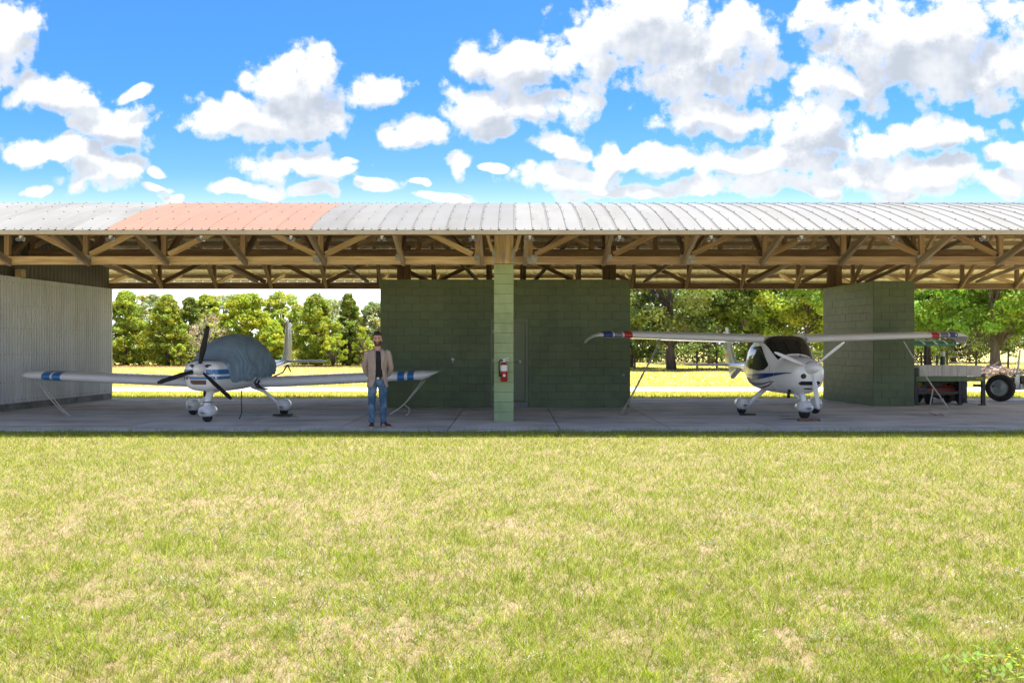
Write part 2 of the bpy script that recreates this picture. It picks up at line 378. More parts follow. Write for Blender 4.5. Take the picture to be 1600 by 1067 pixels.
def vnoise(x, y, seed=0):
    """smooth value noise 0..1 on arrays"""
    r = np.random.default_rng(seed).random((256,256))
    xi, yi = np.floor(x).astype(int), np.floor(y).astype(int); fx, fy = x-xi, y-yi
    fx, fy = fx*fx*(3-2*fx), fy*fy*(3-2*fy)
    g = lambda a, b: r[a & 255, b & 255]
    return (g(xi,yi)*(1-fx)+g(xi+1,yi)*fx)*(1-fy)+(g(xi,yi+1)*(1-fx)+g(xi+1,yi+1)*fx)*fy
def fbm(x, y, seed=0, o=4):
    s = 0; a = 0.5; t = 0
    for i in range(o): s = s+a*vnoise(x*2**i+17*i, y*2**i-31*i, seed+i); t += a; a *= 0.5
    return s/t
# ================================================================== ground
PAD_F, PAD_R = 16.6, 26.75
def ground_mat(name, cols, scales, pos, bump=0.02):
    m, nt, b = newmat(name)
    tcn = nt.nodes.new('ShaderNodeTexCoord'); v = tcn.outputs['Object']
    n1 = mapr(nt, noise(nt, v, scales[0], 5, 0.6), *pos); n2 = mapr(nt, noise(nt, v, scales[1], 4, 0.65), 0.38, 0.64)
    n3 = mapr(nt, noise(nt, v, scales[2], 3, 0.7), 0.35, 0.65)
    c = mix(nt, n1, cols[0], cols[1]); c = mix(nt, M(nt, 'MULTIPLY', n2, 0.55), c, cols[2]); c = mix(nt, M(nt, 'MULTIPLY', n3, 0.5), c, cols[3])
    nt.links.new(c, b.inputs['Base Color']); b.inputs['Roughness'].default_value = 0.95; b.inputs['Specular IOR Level'].default_value = 0.1
    bn = nt.nodes.new('ShaderNodeBump'); bn.inputs['Distance'].default_value = bump; bn.inputs['Strength'].default_value = 1
    setin(nt, bn.inputs['Height'], noise(nt, v, scales[2], 4, 0.7)); nt.links.new(bn.outputs[0], b.inputs['Normal'])
    return m
MT['thatch'] = ground_mat('thatch', [(0.38,0.26,0.14),(0.24,0.22,0.075)+()], (0.9,7,60), (0.4,0.62)) if False else ground_mat('thatch', [(0.44,0.33,0.20),(0.34,0.29,0.12),(0.52,0.40,0.26),(0.22,0.16,0.09)], (0.9,7,60), (0.4,0.62))  # finest noise darkens specks, painting in shadow gaps between the blades
MT['field'] = ground_mat('field', [(0.66,0.53,0.20),(0.60,0.52,0.16),(0.70,0.55,0.26),(0.54,0.47,0.14)], (0.12,0.8,6), (0.4,0.65), 0.05)
def sheet(name, x0, x1, y0, y1, z, m, kind='structure'):
    mb = MB(); mb.add([(x0,y0,z),(x1,y0,z),(x1,y1,z),(x0,y1,z)], [(0,1,2,3)])
    return tag(mb.build(name, m), kind=kind)
sheet('ground', -900, 900, -300, 1500, -0.060, 'field')
sheet('lawn', -40, 40, -10, PAD_F+0.02, -0.030, 'thatch')
DRV0, DRV1 = GY(610.5), GY(603)
sheet('driveway', -70, 70, DRV0, DRV1, -0.040, 'driveway')
# concrete pad: a base and slabs with open joints
mb = MB(); mb.box((1.5, (PAD_F+PAD_R)/2, -0.10), (29.6, PAD_R-PAD_F-0.02, 0.15))
pad = tag(mb.build('concrete_pad', 'concrete_old'), kind='structure')
xs = [-13.3,-11.4,-9.4,-7.4,-5.35,-3.3,-1.2,0.9,3.0,5.0,7.0,9.0,11.0,13.0,14.7,16.3]; ys = [PAD_F, 21.4, PAD_R]
for i in range(len(xs)-1):
    for j in range(2):
        mb = MB(); g = 0.010
        a, b, c, d = xs[i]+g, xs[i+1]-g, ys[j]+g, ys[j+1]-g; e = 0.008
        ring = lambda z, k: [(a+k,c+k,z),(b-k,c+k,z),(b-k,d-k,z),(a+k,d-k,z)]
        mb.loft([ring(-0.11,0), ring(-e,0), ring(0,e)])
        mb.build('slab', 'concrete', pad)
for px, py, rx, ry in ((1232,655,0.30,0.085),(1226,650,0.20,0.05),(1118,622.5,0.30,0.12),(447,651,0.32,0.12)):
    c = P(px, py, GY(py)); mb = MB(); r_ = [1+0.35*math.sin(3*k+px)+0.2*math.sin(7*k*.5+py) for k in range(18)]
    mb.add([(c.x+rx*r_[k]*math.cos(2*math.pi*k/18)*.8, c.y+ry*2*r_[k]*math.sin(2*math.pi*k/18)*.8, 0.004) for k in range(18)], [tuple(range(18))])
    tag(mb.build('oil_stain', 'stain'), kind='structure')
# ================================================================== grass blades
def blades(name, pts, hgt, wid, tone, m='blade', lean=0.55):
    n = len(pts)
    az = rng.random(n)*2*math.pi; side = np.stack([np.cos(az), np.sin(az), np.zeros(n)], 1)*(wid[:,None]/2)
    la = rng.random(n)*2*math.pi; lm = (0.15+rng.random(n)*lean)*hgt
    tip = pts+np.stack([np.cos(la)*lm, np.sin(la)*lm, hgt], 1)
    v = np.stack([pts-side, pts+side, tip], 1).reshape(-1,3)
    f = np.arange(3*n).reshape(-1,3)
    o = npmesh(name, v, f, np.repeat(tone, 3, 0), m)
    return tag(o, kind='stuff')
GREEN = np.array([[0.35,0.47,0.022],[0.45,0.53,0.035],[0.23,0.37,0.02],[0.54,0.57,0.08]])
STRAW = np.array([[0.64,0.50,0.27],[0.58,0.47,0.20],[0.74,0.62,0.40],[0.48,0.36,0.19]])
def lawn_points(n, y0, y1, dens_pow=1.15):
    y = y0*(y1/y0)**(rng.random(n)**dens_pow)
    x = (rng.random(n)*2-1)*(y*0.59+1.3)
    return x, y
def lawn(n):
    x, y = lawn_points(n, 3.9, PAD_F+0.10, 0.95)
    # clumping: pull points to tuft centres
    q = rng.random(n) < 0.7
    cx, cy = np.round(x/0.045)*0.045, np.round(y/0.045)*0.045
    jx, jy = vnoise(cx*97, cy*89, 3)-.5, vnoise(cx*83, cy*101, 4)-.5
    x = np.where(q, cx+jx*0.05+rng.normal(0,0.012,n), x); y = np.where(q, cy+jy*0.05+rng.normal(0,0.012,n), y)
    y = np.minimum(y, PAD_F+0.02+0.14*(vnoise(x*3.1, x*0, 91)-0.35))
    p = fbm(x*0.42+3, y*0.42, 21, 4); p2 = fbm(x*2.3, y*2.3, 31, 3); p3 = fbm(x*9, y*9, 41, 2)
    back = np.clip((y-9.5)/5.5, 0, 1)
    p4 = fbm(x*4.7+9, y*4.7, 35, 3)
    g = p*0.55+p2*0.60+p4*0.75+p3*0.35+back*0.17-1.165
    prob = np.clip(0.66+back*0.26+g*1.0, 0.05, 0.97)
    cell = rng.random((512,512)); ci, cj = np.round(cx/0.045).astype(int) & 511, np.round(cy/0.045).astype(int) & 511
    tuft = cell[ci, cj]; tuft2 = cell[cj, ci]
    isg = (0.62*tuft+0.38*rng.random(n)-0.19)/0.62 < prob
    keep = isg | (rng.random(n) < 0.85)
    x, y, isg, back, p2, g, tuft2 = x[keep], y[keep], isg[keep], back[keep], p2[keep], g[keep], tuft2[keep]; n = len(x)
    tone = np.where(isg[:,None], GREEN[rng.integers(0,4,n)], STRAW[rng.integers(0,4,n)])
    tone = tone*(0.42+0.72*rng.random(n))[:,None]*(0.66+0.64*tuft2)[:,None]*np.array([0.86,0.87,0.74])
    h = np.where(isg, 0.030+0.055*rng.random(n)**2.2, 0.015+0.035*rng.random(n)**1.5)*(0.6+0.9*p4[keep])
    edge = np.clip((y-(PAD_F-0.35))/0.35, 0, 1); h = h*(1+0.75*edge*rng.random(n))
    w = np.where(isg, 0.0042, 0.0036)*(0.62+0.055*y)
    z = np.full(n, -0.032)
    return blades('lawn_grass', np.stack([x,y,z],1), h, w, tone, lean=1.7)
lawn(620000)
# silvery weeds and a yellow-flowered weed in the lawn: clusters of small leaves
def weed_patch():
    V_, F_, T_ = [], [], []
    k = 0
    def leaf(c, L, W, az, tilt, col):
        nonlocal k
        d = np.array([math.cos(az)*math.cos(tilt), math.sin(az)*math.cos(tilt), math.sin(tilt)]); s = np.array([-math.sin(az), math.cos(az), 0])
        V_.extend([c, c+d*L*.5+s*W/2, c+d*L, c+d*L*.5-s*W/2]); F_.append((k,k+1,k+2,k+3)); T_.extend([col]*4); k += 4
    for i in range(420):
        x, y = lawn_points(1, 4.2, 11.5, 0.9); c = np.array([x[0], y[0], -0.02])
        if fbm(x*0.9, y*0.9, 77, 3)[0] < 0.47: continue
        kind = random.random(); col0 = np.array([0.40,0.42,0.30]) if kind < 0.55 else np.array([0.20,0.27,0.10])
        for j in range(random.randint(10,26)):
            o = np.array([random.gauss(0,.05), random.gauss(0,.05), random.random()*0.05])
            leaf(c+o, 0.018+random.random()*0.02, 0.009, random.random()*6.28, random.uniform(-.2,1.1), col0*random.uniform(.75,1.2))
    for i in range(90):   # the bright weed in the lower right corner
        c = np.array([2.37+random.gauss(0,.16), 4.32+random.gauss(0,.10), -0.02+random.random()*0.09])
        leaf(c, 0.035+random.random()*0.03, 0.022, random.random()*6.28, random.uniform(-.1,.9), np.array([0.20,0.33,0.035])*random.uniform(.7,1.2))
    for i in range(26):
        c = np.array([2.42+random.gauss(0,.10), 4.30+random.gauss(0,.06), 0.06+random.random()*0.03])
        leaf(c, 0.016, 0.016, random.random()*6.28, 0.1, np.array([0.70,0.50,0.02]))
    return tag(npmesh('lawn_weeds', np.array(V_), np.array(F_), np.array(T_), 'blade'), kind='stuff')
weed_patch()
def rear_strip():
    n = 70000
    y = PAD_R+0.0+rng.random(n)*(DRV0-PAD_R+0.15); x = (rng.random(n)*2-1)*22
    tone = np.where((rng.random(n) < 0.72)[:,None], GREEN[rng.integers(0,4,n)], STRAW[rng.integers(0,4,n)])*(0.8+0.5*rng.random(n))[:,None]
    h = 0.05+0.07*rng.random(n); w = np.full(n, 0.014)
    return blades('strip_grass', np.stack([x,y,np.full(n,-0.062)],1), h, w, tone)
rear_strip()
def field_grass():
    n = 90000
    y = DRV1-0.1+(rng.random(n)**1.6)*42; x = (rng.random(n)*2-1)*(y*0.6)
    p = fbm(x*0.15, y*0.15, 51, 3)
    isg = rng.random(n) < np.clip(0.25+(p-0.5)*2, 0.05, 0.8)
    tone = np.where(isg[:,None], GREEN[rng.integers(0,4,n)]*1.1, np.array([0.70,0.56,0.20])[None])*(0.8+0.4*rng.random(n))[:,None]
    h = 0.03+0.05*rng.random(n); w = 0.0014*y
    return blades('field_grass', np.stack([x,y,np.full(n,-0.062)],1), h, w, tone)
field_grass()

# ================================================================== aircraft shelter
EAVE_Y, FT, RT = 16.0, 18.47, 26.45        # front eave, front truss, rear truss
YC, KR, ZTOP = 22.46, 32.2, 4.925
def zroof(y): return ZTOP-(y-YC)**2/KR
shelter = thing('aircraft_shelter', 'long open aircraft shelter with an arched metal roof on timber trusses', 'shelter', (0, YC, 0))
SH = Vector((0, YC, 0))
def sbeam(name, p0, p1, w, h, m): return beam(name, Vector(p0)-SH, Vector(p1)-SH, w, h, m, shelter)
# roof panels: one shared mesh per colour, two ribs each
PW = 0.6096
def panel_mesh(colour):
    mb = MB(); prof = []
    for c in (0.0, PW/2):
        prof += [(c-0.026,0),(c-0.011,0.016),(c+0.011,0.016),(c+0.026,0)]
    prof = [(x+0.05, z) for x, z in prof] + [(PW+0.012, 0.0)]
    prof = [(0.0, 0.0)] + prof
    ys = np.linspace(EAVE_Y, 2*YC-EAVE_Y, 27); rings = []
    for y in ys:
        sl = -2*(y-YC)/KR; nrm = Vector((0,-sl,1)).normalized()
        rings.append([Vector((x, y-YC, zroof(y)))+nrm*z for x, z in prof])
    mb.loft(rings, cap=False, closed=False)
    o = mb.build('tmp', colour); me = o.data; bpy.data.objects.remove(o)
    if sum(p.normal.z*p.area for p in me.polygons) < 0: me.flip_normals()
    return me
PM = {c: panel_mesh(c) for c in ('roof_white','roof_grey','roof_pink')}
X0R = -7.29-PW*14
npan = int((17.6-X0R)/PW)
for i in range(npan):
    x = X0R+i*PW
    c = 'roof_pink' if -7.3 < x+PW/2 < -3.63 else ('roof_grey' if -3.63 < x+PW/2 < 0.0 else 'roof_white')
    o = bpy.data.objects.new('roof_panel', PM[c]); link(o, shelter); o.location = (x, 0, 0)
    if c == 'roof_pink': o['label'] = 'salmon pink roof panel'
XR1 = X0R+npan*PW
mb = MB()
for i in range(npan*2):
    x = X0R+i*PW/2+0.05
    for y in (EAVE_Y+0.06, 16.75, 17.5, 18.25, 19.0, 19.75, 20.5):
        if random.random() < 0.06: continue
        dx = random.uniform(-.012,.012)
        mb.box((x+dx, y-YC, zroof(y)+0.020), (0.017,0.022,0.010))
    mb.box((x+PW/4, EAVE_Y+0.06-YC, zroof(EAVE_Y+0.06)+0.006), (0.016,0.02,0.010))
tag(mb.build('roof_screws', 'screw', shelter), kind='stuff')
for nm, y in (('fascia_strip', EAVE_Y+0.012), ('fascia_strip', 2*YC-EAVE_Y-0.012)):
    mb = MB(); mb.box(((X0R+XR1)/2, y-YC, zroof(EAVE_Y)-0.042), (XR1-X0R, 0.028, 0.072)); mb.build(nm, 'fascia', shelter)
# purlins under the sheets
y = EAVE_Y+0.14
while y < 2*YC-EAVE_Y-0.1:
    sl = -2*(y-YC)/KR
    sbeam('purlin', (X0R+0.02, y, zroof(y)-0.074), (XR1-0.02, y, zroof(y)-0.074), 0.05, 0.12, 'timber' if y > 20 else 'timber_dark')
    y += 0.645
# trusses
XM = -0.17
FX = [XM-(0.54+1.615*k) for k in range(8)]; GX = [XM+(0.54+1.615*k) for k in range(11)]
CH = 0.165
sbeam('bottom_chord', (X0R+1.0, FT, 3.318), (XM-0.20, FT, 3.318), 0.15, CH, 'timber_light')  # pale timber paints in the stronger light on this chord
sbeam('bottom_chord', (XM+0.20, FT, 3.318), (XR1-0.5, FT, 3.318), 0.15, CH, 'timber_warm')
sbeam('top_chord', (X0R+1.0, FT, 4.24), (XR1-0.5, FT, 4.24), 0.13, 0.13, 'timber')
sbeam('bottom_chord', (X0R+1.0, RT, 3.318), (XR1-0.5, RT, 3.318), 0.15, CH, 'timber_dark')  # darker timber paints in the backlit look of the rear truss
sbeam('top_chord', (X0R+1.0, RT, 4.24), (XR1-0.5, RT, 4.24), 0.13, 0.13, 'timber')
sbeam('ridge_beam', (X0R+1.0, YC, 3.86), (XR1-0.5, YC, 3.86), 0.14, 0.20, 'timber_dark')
sbeam('ridge_plank', (X0R+1.0, YC-0.13, 3.745), (XR1-0.5, YC-0.13, 3.745), 0.11, 0.035, 'timber_light')
for Xs, sgn in ((FX, -1), (GX, 1)):
    for k, x in enumerate(Xs):
        wob = random.uniform(-.02,.02)
        sbeam('truss_post', (x, FT+0.01, 3.405), (x+wob, FT+0.01, 4.17), 0.105, 0.10, 'timber')
        sbeam('eave_brace', (x-sgn*0.10, FT-0.09, 3.26), (x-sgn*0.10, 16.62, 3.79), 0.075, 0.13, 'timber_grey')
        sbeam('roof_brace', (x-sgn*0.02, FT+0.11, 3.42), (x-sgn*0.02, 20.35, 4.67), 0.075, 0.12, 'timber_dark')
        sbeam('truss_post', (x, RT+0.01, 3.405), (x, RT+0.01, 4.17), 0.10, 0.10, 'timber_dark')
        sbeam('roof_brace', (x-sgn*0.10, RT-0.09, 3.27), (x-sgn*0.10, 24.45, 4.66), 0.075, 0.115, 'timber')
        sbeam('eave_brace', (x-sgn*0.02, RT+0.11, 3.40), (x-sgn*0.02, 28.1, 3.79), 0.075, 0.115, 'timber_light')  # pale timber paints in the outdoor light on the rear overhang
        sbeam('ridge_strut', (x, YC, 3.97), (x, YC, 4.78), 0.10, 0.10, 'timber_dark')
        if k: sbeam('ridge_diagonal', (x+sgn*0.1, YC+0.02, 4.0), (x-sgn*1.45, YC+0.02, 4.72), 0.06, 0.10, 'timber')
        if k % 2: sbeam('sway_brace', (x-sgn*0.15, 20.1, 4.55), (x-sgn*1.35, RT-0.3, 3.42), 0.06, 0.10, 'timber_grey')
        if k % 2 == 0: sbeam('sway_brace', (x+sgn*0.15, FT+0.25, 3.42), (x+sgn*1.30, 21.2, 4.70), 0.06, 0.10, 'timber_dark')
def diag(Xs, a, b, y, m='timber'):
    d = 0.08 if Xs[b] > Xs[a] else -0.08
    sbeam('truss_diagonal', (Xs[a]+d*1.3, y, 3.44), (Xs[b]-d*0.9, y, 4.15), 0.07, 0.115, m)
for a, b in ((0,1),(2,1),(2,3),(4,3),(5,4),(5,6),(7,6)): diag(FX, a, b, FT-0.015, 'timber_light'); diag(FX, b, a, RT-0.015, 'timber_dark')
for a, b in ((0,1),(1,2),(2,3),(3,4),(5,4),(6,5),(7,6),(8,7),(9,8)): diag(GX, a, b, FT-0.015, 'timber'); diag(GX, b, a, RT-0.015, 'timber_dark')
for x in (FX[5], FX[2], GX[0], GX[2], GX[5]):
    mb = MB(); mb.box((x, FT-0.081-YC, 3.345), (0.30,0.006,0.16)); mb.build('gusset_plate', 'galv', shelter)
for x in (FX[0], FX[1], FX[3], GX[1], GX[6]):
    mb = MB(); mb.box((x, FT-0.081-YC, 3.37), (0.13,0.006,0.13)); mb.build('gusset_plate', 'galv', shelter)
# post above the pillar and its straps, posts on the rear walls
sbeam('pillar_post', (XM-0.095, FT+0.06, 3.25), (XM-0.095, FT+0.06, 4.17), 0.20, 0.185, 'timber_light')
sbeam('pillar_post', (XM+0.10, FT+0.06, 3.25), (XM+0.10, FT+0.06, 4.17), 0.20, 0.185, 'timber_light')
for dx in (-0.20, 0.0, 0.20):
    mb = MB(); mb.box((XM+dx, FT-0.052-YC, 3.42), (0.085 if dx else 0.05, 0.006, 0.34 if dx else 0.2)); mb.build('strap', 'galv', shelter)
for s in (-1, 1): sbeam('pillar_brace', (XM+s*0.24, FT-0.03, 3.50), (XM+s*0.42, FT-0.03, 4.15), 0.07, 0.10, 'timber_light')
for x in (-3.17, 2.85, 9.46):
    sbeam('rear_post', (x-0.10, RT-0.14, 3.25), (x-0.10, RT-0.14, 4.62), 0.19, 0.19, 'timber_dark'); sbeam('rear_post', (x+0.10, RT-0.14, 3.25), (x+0.10, RT-0.14, 4.62), 0.19, 0.19, 'timber_dark')

# ---- painted block walls
def block_mesh(L, H, m, D=0.05):
    mb = MB(); b = 0.007
    b = 0.0035
    ring = lambda y, k: [(-L/2+k,y,-H/2+k),(L/2-k,y,-H/2+k),(L/2-k,y,H/2-k),(-L/2+k,y,H/2-k)]
    mb.loft([ring(D,0), ring(0.002,0), ring(-0.002,b)])
    o = mb.build('tmp', m); me = o.data; bpy.data.objects.remove(o); return me
CRS = 3.245/16
BM = {}
def blocks(parent, p0, p1, m, skip=None, L=0.406, seed=0, z0=0.0, n=16):
    """courses of running bond along p0>p1 (outside is to the right of that direction); p in parent's axes"""
    p0, p1 = Vector((*p0,0)), Vector((*p1,0)); d = p1-p0; tot = d.length; d.normalize(); ang = math.atan2(d.y, d.x)
    rnd = random.Random(seed)
    for c in range(n):
        x = 0.0; first = True
        while x < tot-0.02:
            w = L/2 if (first and c % 2) else L
            if tot-(x+w) < 0.10: w = tot-x
            first = False
            w = min(w, tot-x); zc = z0+(c+0.5)*CRS
            segs = [(x, x+w)]
            if skip and zc < skip[2]:
                segs = [s for s in ((x, min(x+w, skip[0])), (max(x, skip[1]), x+w)) if s[1]-s[0] > 0.03]
            for a, b in segs:
                wl = round(b-a, 3); key = (wl, m)
                if key not in BM: BM[key] = block_mesh(wl-0.0035, CRS-0.0035, m)
                o = bpy.data.objects.new('block', BM[key]); link(o, parent)
                q = p0+d*(a+b)/2
                out = Vector((d.y, -d.x, 0))*rnd.uniform(0, 0.002)
                o.location = (q.x+out.x, q.y+out.y, zc); o.rotation_euler = (0, 0, ang)
            x += w
def prism(poly, z0, z1):
    mb = MB(); mb.loft([[(x,y,z0) for x,y in poly], [(x,y,z1) for x,y in poly]]); return mb
BY, BX0, BX1 = 22.73, -3.345, 3.005
room = thing('storage_room', 'dark green painted block storage room in the middle under the roof', 'building', (0, BY, 0))
ins = 0.006
DX0, DX1, DZ = -0.545, 0.405, 2.235
mb = MB()
core = [(BX0+ins, ins, DX0, RT+0.1-BY), (DX0, ins+0.09, DX1, RT+0.1-BY), (DX1, ins, BX1-ins, RT+0.1-BY)]
for i, (a, b, c, d) in enumerate(core):
    mb.add(*(lambda v: (v.v, v.f))(prism([(a,b),(c,b),(c,d),(a,d)], 0.001, 3.24)))
mb.box(((DX0+DX1)/2, ins+0.046, (DZ+3.24)/2), (DX1-DX0-0.004, 0.088, 3.24-DZ-0.002))
mb.build('wall', 'block_dark', room)
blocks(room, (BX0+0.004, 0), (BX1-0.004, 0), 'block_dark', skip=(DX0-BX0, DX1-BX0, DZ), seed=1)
mb = MB()
for x in (DX0+0.03, DX1-0.03): mb.box((x, 0.03, (DZ+0.15)/2), (0.058, 0.09, DZ-0.15))
mb.box(((DX0+DX1)/2, 0.03, DZ-0.03), (DX1-DX0-0.118, 0.088, 0.058)); mb.build('door_frame', 'door', room)
mb = MB(); mb.box(((DX0+DX1)/2, 0.055, (DZ-0.06+0.16)/2), (DX1-DX0-0.13, 0.045, DZ-0.06-0.17)); door = mb.build('door', 'door', room)
mb = MB(); mb.box(((DX0+DX1)/2, 0.02, 0.072), (DX1-DX0-0.004, 0.14, 0.142)); mb.build('door_step', 'concrete_old', room)
mb = MB(); mb.tube([(0.20,0.03,1.16),(0.20,-0.02,1.16)],0.022,10); mb.tube([(0.21,-0.02,1.16),(0.08,-0.02,1.155)],0.012,8); mb.lathe([(0.034,0),(0.034,0.01)],14,Matrix.Translation((0.20,0.03,1.16))@Matrix.Rotation(R(90),4,'X'))
mb.build('handle', 'metal', door, smooth=True, sharp=40)
for z in (0.48, 1.18, 1.92):
    mb = MB(); mb.tube([(DX0+0.065,0.018,z-0.05),(DX0+0.065,0.018,z+0.05)],0.010,8); mb.build('hinge', 'metal', door)
mb = MB(); mb.lathe([(0.0,0),(0.045,0),(0.045,0.012),(0.02,0.02),(0.018,0.06),(0.0,0.06)],14,Matrix.Translation((-1.50,-0.001,1.22))@Matrix.Rotation(R(90),4,'X')); mb.tube([(-1.50,-0.05,1.21),(-1.50,-0.07,1.17),(-1.505,-0.06,1.13)],0.012,8)
mb.build('hose_tap', 'metal', room, smooth=True, sharp=40)
mb = MB(); mb.box((2.83,-0.008,0.82),(0.07,0.02,0.07)); mb.build('outlet_box', 'navy_gel', room)
# free-standing pillar at the front
pillar = thing('block_pillar', 'light green block pillar carrying the front truss in the middle', 'pillar', (XM, FT, 0))
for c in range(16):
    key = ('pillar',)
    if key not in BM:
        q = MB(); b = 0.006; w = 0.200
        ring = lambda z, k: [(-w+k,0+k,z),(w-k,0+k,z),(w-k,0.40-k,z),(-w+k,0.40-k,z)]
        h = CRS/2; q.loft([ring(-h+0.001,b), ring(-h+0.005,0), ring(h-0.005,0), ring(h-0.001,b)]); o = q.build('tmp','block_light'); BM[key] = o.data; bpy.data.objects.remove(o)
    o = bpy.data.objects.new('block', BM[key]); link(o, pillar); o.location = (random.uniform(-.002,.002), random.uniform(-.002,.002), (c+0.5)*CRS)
# block wall on the right
wallr = thing('block_wall', 'dark green block wall standing between the high winged aeroplane and the machinery', 'wall', (9.38, 23.25, 0))
A, B, C_, D_ = (-0.27,2.98),(0.0,0.0),(1.07,0.0),(1.07,2.98)
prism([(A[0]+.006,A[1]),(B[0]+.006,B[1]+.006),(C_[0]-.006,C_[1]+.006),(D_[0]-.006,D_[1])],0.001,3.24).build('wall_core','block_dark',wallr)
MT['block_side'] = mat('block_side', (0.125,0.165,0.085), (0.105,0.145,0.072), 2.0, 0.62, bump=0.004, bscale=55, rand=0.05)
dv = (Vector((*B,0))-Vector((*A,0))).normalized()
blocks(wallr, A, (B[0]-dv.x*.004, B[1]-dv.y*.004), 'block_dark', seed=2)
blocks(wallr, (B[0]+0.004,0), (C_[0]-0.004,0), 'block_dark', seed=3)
# ---- corrugated wall on the left
cw0, cw1 = Vector((-12.33,18.5,0)), Vector((-11.79,26.35,0))
cdir = (cw1-cw0).normalized(); clen = (cw1-cw0).length; cang = math.atan2(cdir.y, cdir.x)
cwall = thing('corrugated_wall', 'grey corrugated metal end wall on a concrete kerb at the left', 'wall', cw0, cang)
def corr_mesh(L, z0, z1, n, m, amp=0.009):
    mb = MB(); pts = []
    for i in range(n):
        for t, h in ((0,0),(0.22,0),(0.42,1),(0.66,1),(0.86,0)): pts.append(((i+t)*L/n, -h*amp*2))
    pts.append((L+0.012, 0.0))
    mb.loft([[(x,y,z0) for x,y in pts],[(x,y,z1) for x,y in pts]], cap=False, closed=False)
    o = mb.build('tmp', m); me = o.data; bpy.data.objects.remove(o); return me
npn = 12; cl = clen/npn
cme = corr_mesh(cl, 0.17, 3.235, 6, 'sheet', 0.019)
for i in range(npn):
    o = bpy.data.objects.new('metal_panel', cme); link(o, cwall); o.location = (i*cl, -0.002*(i % 2), 0)
mb = MB(); mb.box((clen/2, 0.07, 0.086),(clen,0.19,0.17)); mb.build('kerb', 'concrete_old', cwall)
mb = MB(); mb.box((clen/2, 0.058, 1.70),(clen-0.02,0.09,3.06)); mb.build('stud_wall', 'timber', cwall)
mb = MB(); mb.box((clen+0.02, 0.05, 1.70),(0.035,0.14,3.07)); mb.build('corner_trim', 'sheet', cwall)
mb = MB()
for z in (0.25,0.68,1.35,1.98,2.55,3.1):
    for i in range(npn*4): mb.box((i*cl/4+0.09, -0.030, z+random.uniform(-.01,.01)),(0.018,0.008,0.018))
tag(mb.build('wall_screws', 'screw', cwall), kind='stuff')
# gable sheet above the wall; its dark colour stands in for the unlit interior beyond
gm = MB(); pts = []; n = 46
for i in range(n*2): pts.append((i*clen/(n*2), 0.03-(0.012 if (i//1) % 2 else 0)))
top = []; bot = []
for x, y in pts:
    w = cw0+cdir*x; top.append((x, y, zroof(w.y)-0.12)); bot.append((x, y, 3.24))
gm.loft([bot, top], cap=False, closed=False); gm.build('gable_sheet', 'dark_bay_sheet', cwall)
mb = MB(); mb.box((3.4, -0.09, 3.33),(0.19,0.16,0.19)); mb.build('beam_end', 'timber_light', cwall)
# ================================================================== aircraft
class Loft:
    """body of superellipse sections (y, cx, hw, zc, up, dn, e) along y"""
    def __init__(s, secs): s.a = np.array(secs, float)
    def sec(s, y):
        a = s.a; i = int(np.clip(np.searchsorted(a[:,0], y)-1, 0, len(a)-2))
        t = (y-a[i,0])/(a[i+1,0]-a[i,0]); t = min(max(t,0),1)
        p0, p1 = a[max(i-1,0)], a[min(i+2,len(a)-1)]; b, c = a[i], a[i+1]
        h = c[0]-b[0]
        m0 = (c-p0)/max(c[0]-p0[0],1e-6)*h; m1 = (p1-b)/max(p1[0]-b[0],1e-6)*h
        r = (2*t**3-3*t*t+1)*b+(t**3-2*t*t+t)*m0+(-2*t**3+3*t*t)*c+(t**3-t*t)*m1
        return r
    def pt(s, y, th, off=0.0):
        _, cx, hw, zc, up, dn, e = s.sec(y)
        c, n = math.cos(th), math.sin(th)
        k = lambda v: math.copysign(abs(v)**(2/e), v)
        return Vector((cx+k(c)*(hw+off), y, zc+k(n)*((up if n > 0 else dn)+off)))
    def side(s, y, z, sg, off=0.0):
        _, cx, hw, zc, up, dn, e = s.sec(y)
        q = min(abs(z-zc)/((up if z > zc else dn)), 0.999)
        return Vector((cx+sg*((hw)*(1-q**e)**(1/e)+off), y, z))
    def mesh(s, y0, y1, n, k=28, t0=0.0, t1=2*math.pi, off=0.0, mb=None, cap=True):
        mb = mb or MB(); full = abs(t1-t0-2*math.pi) < 1e-6
        rings = [[s.pt(y, t0+(t1-t0)*j/(k if full else k-1), off) for j in range(k)] for y in np.linspace(y0,y1,n)]
        return mb.loft(rings, cap=cap and full, closed=full)
    def band(s, sg, ys, ztop, zbot, off=0.004, nz=4, mb=None):
        """a painted band on the flank between two curves of z over y"""
        mb = mb or MB()
        rings = [[s.side(y, ztop(y)+(zbot(y)-ztop(y))*j/(nz-1), sg, off) for j in range(nz)] for y in ys]
        return mb.loft(rings, cap=False, closed=False)
def lerpf(*kv):
    xs = [k for k, v in kv]; vs = [v for k, v in kv]
    return lambda y: float(np.interp(y, xs, vs))
def naca(t, camber=0.02, n=12):
    xs = (1-np.cos(np.linspace(0, math.pi, n)))/2
    th = 5*t*(0.2969*np.sqrt(xs)-0.1260*xs-0.3516*xs**2+0.2843*xs**3-0.1036*xs**4)
    cm = camber*4*xs*(1-xs)
    return [(x, c+h) for x, c, h in zip(xs[::-1], cm[::-1], th[::-1])]+[(x, c-h) for x, c, h in zip(xs[1:], cm[1:], th[1:])]
def wing(stations, t=0.14, camber=0.02, n=12):
    """stations: (x, y of leading edge, z, chord, thickness factor)"""
    mb = MB(); rings = []
    for x, y, z, c, tf in stations:
        rings.append([(x, y+px*c, z+pz*c) for px, pz in naca(t*tf, camber, n)])
    return mb.loft(rings)
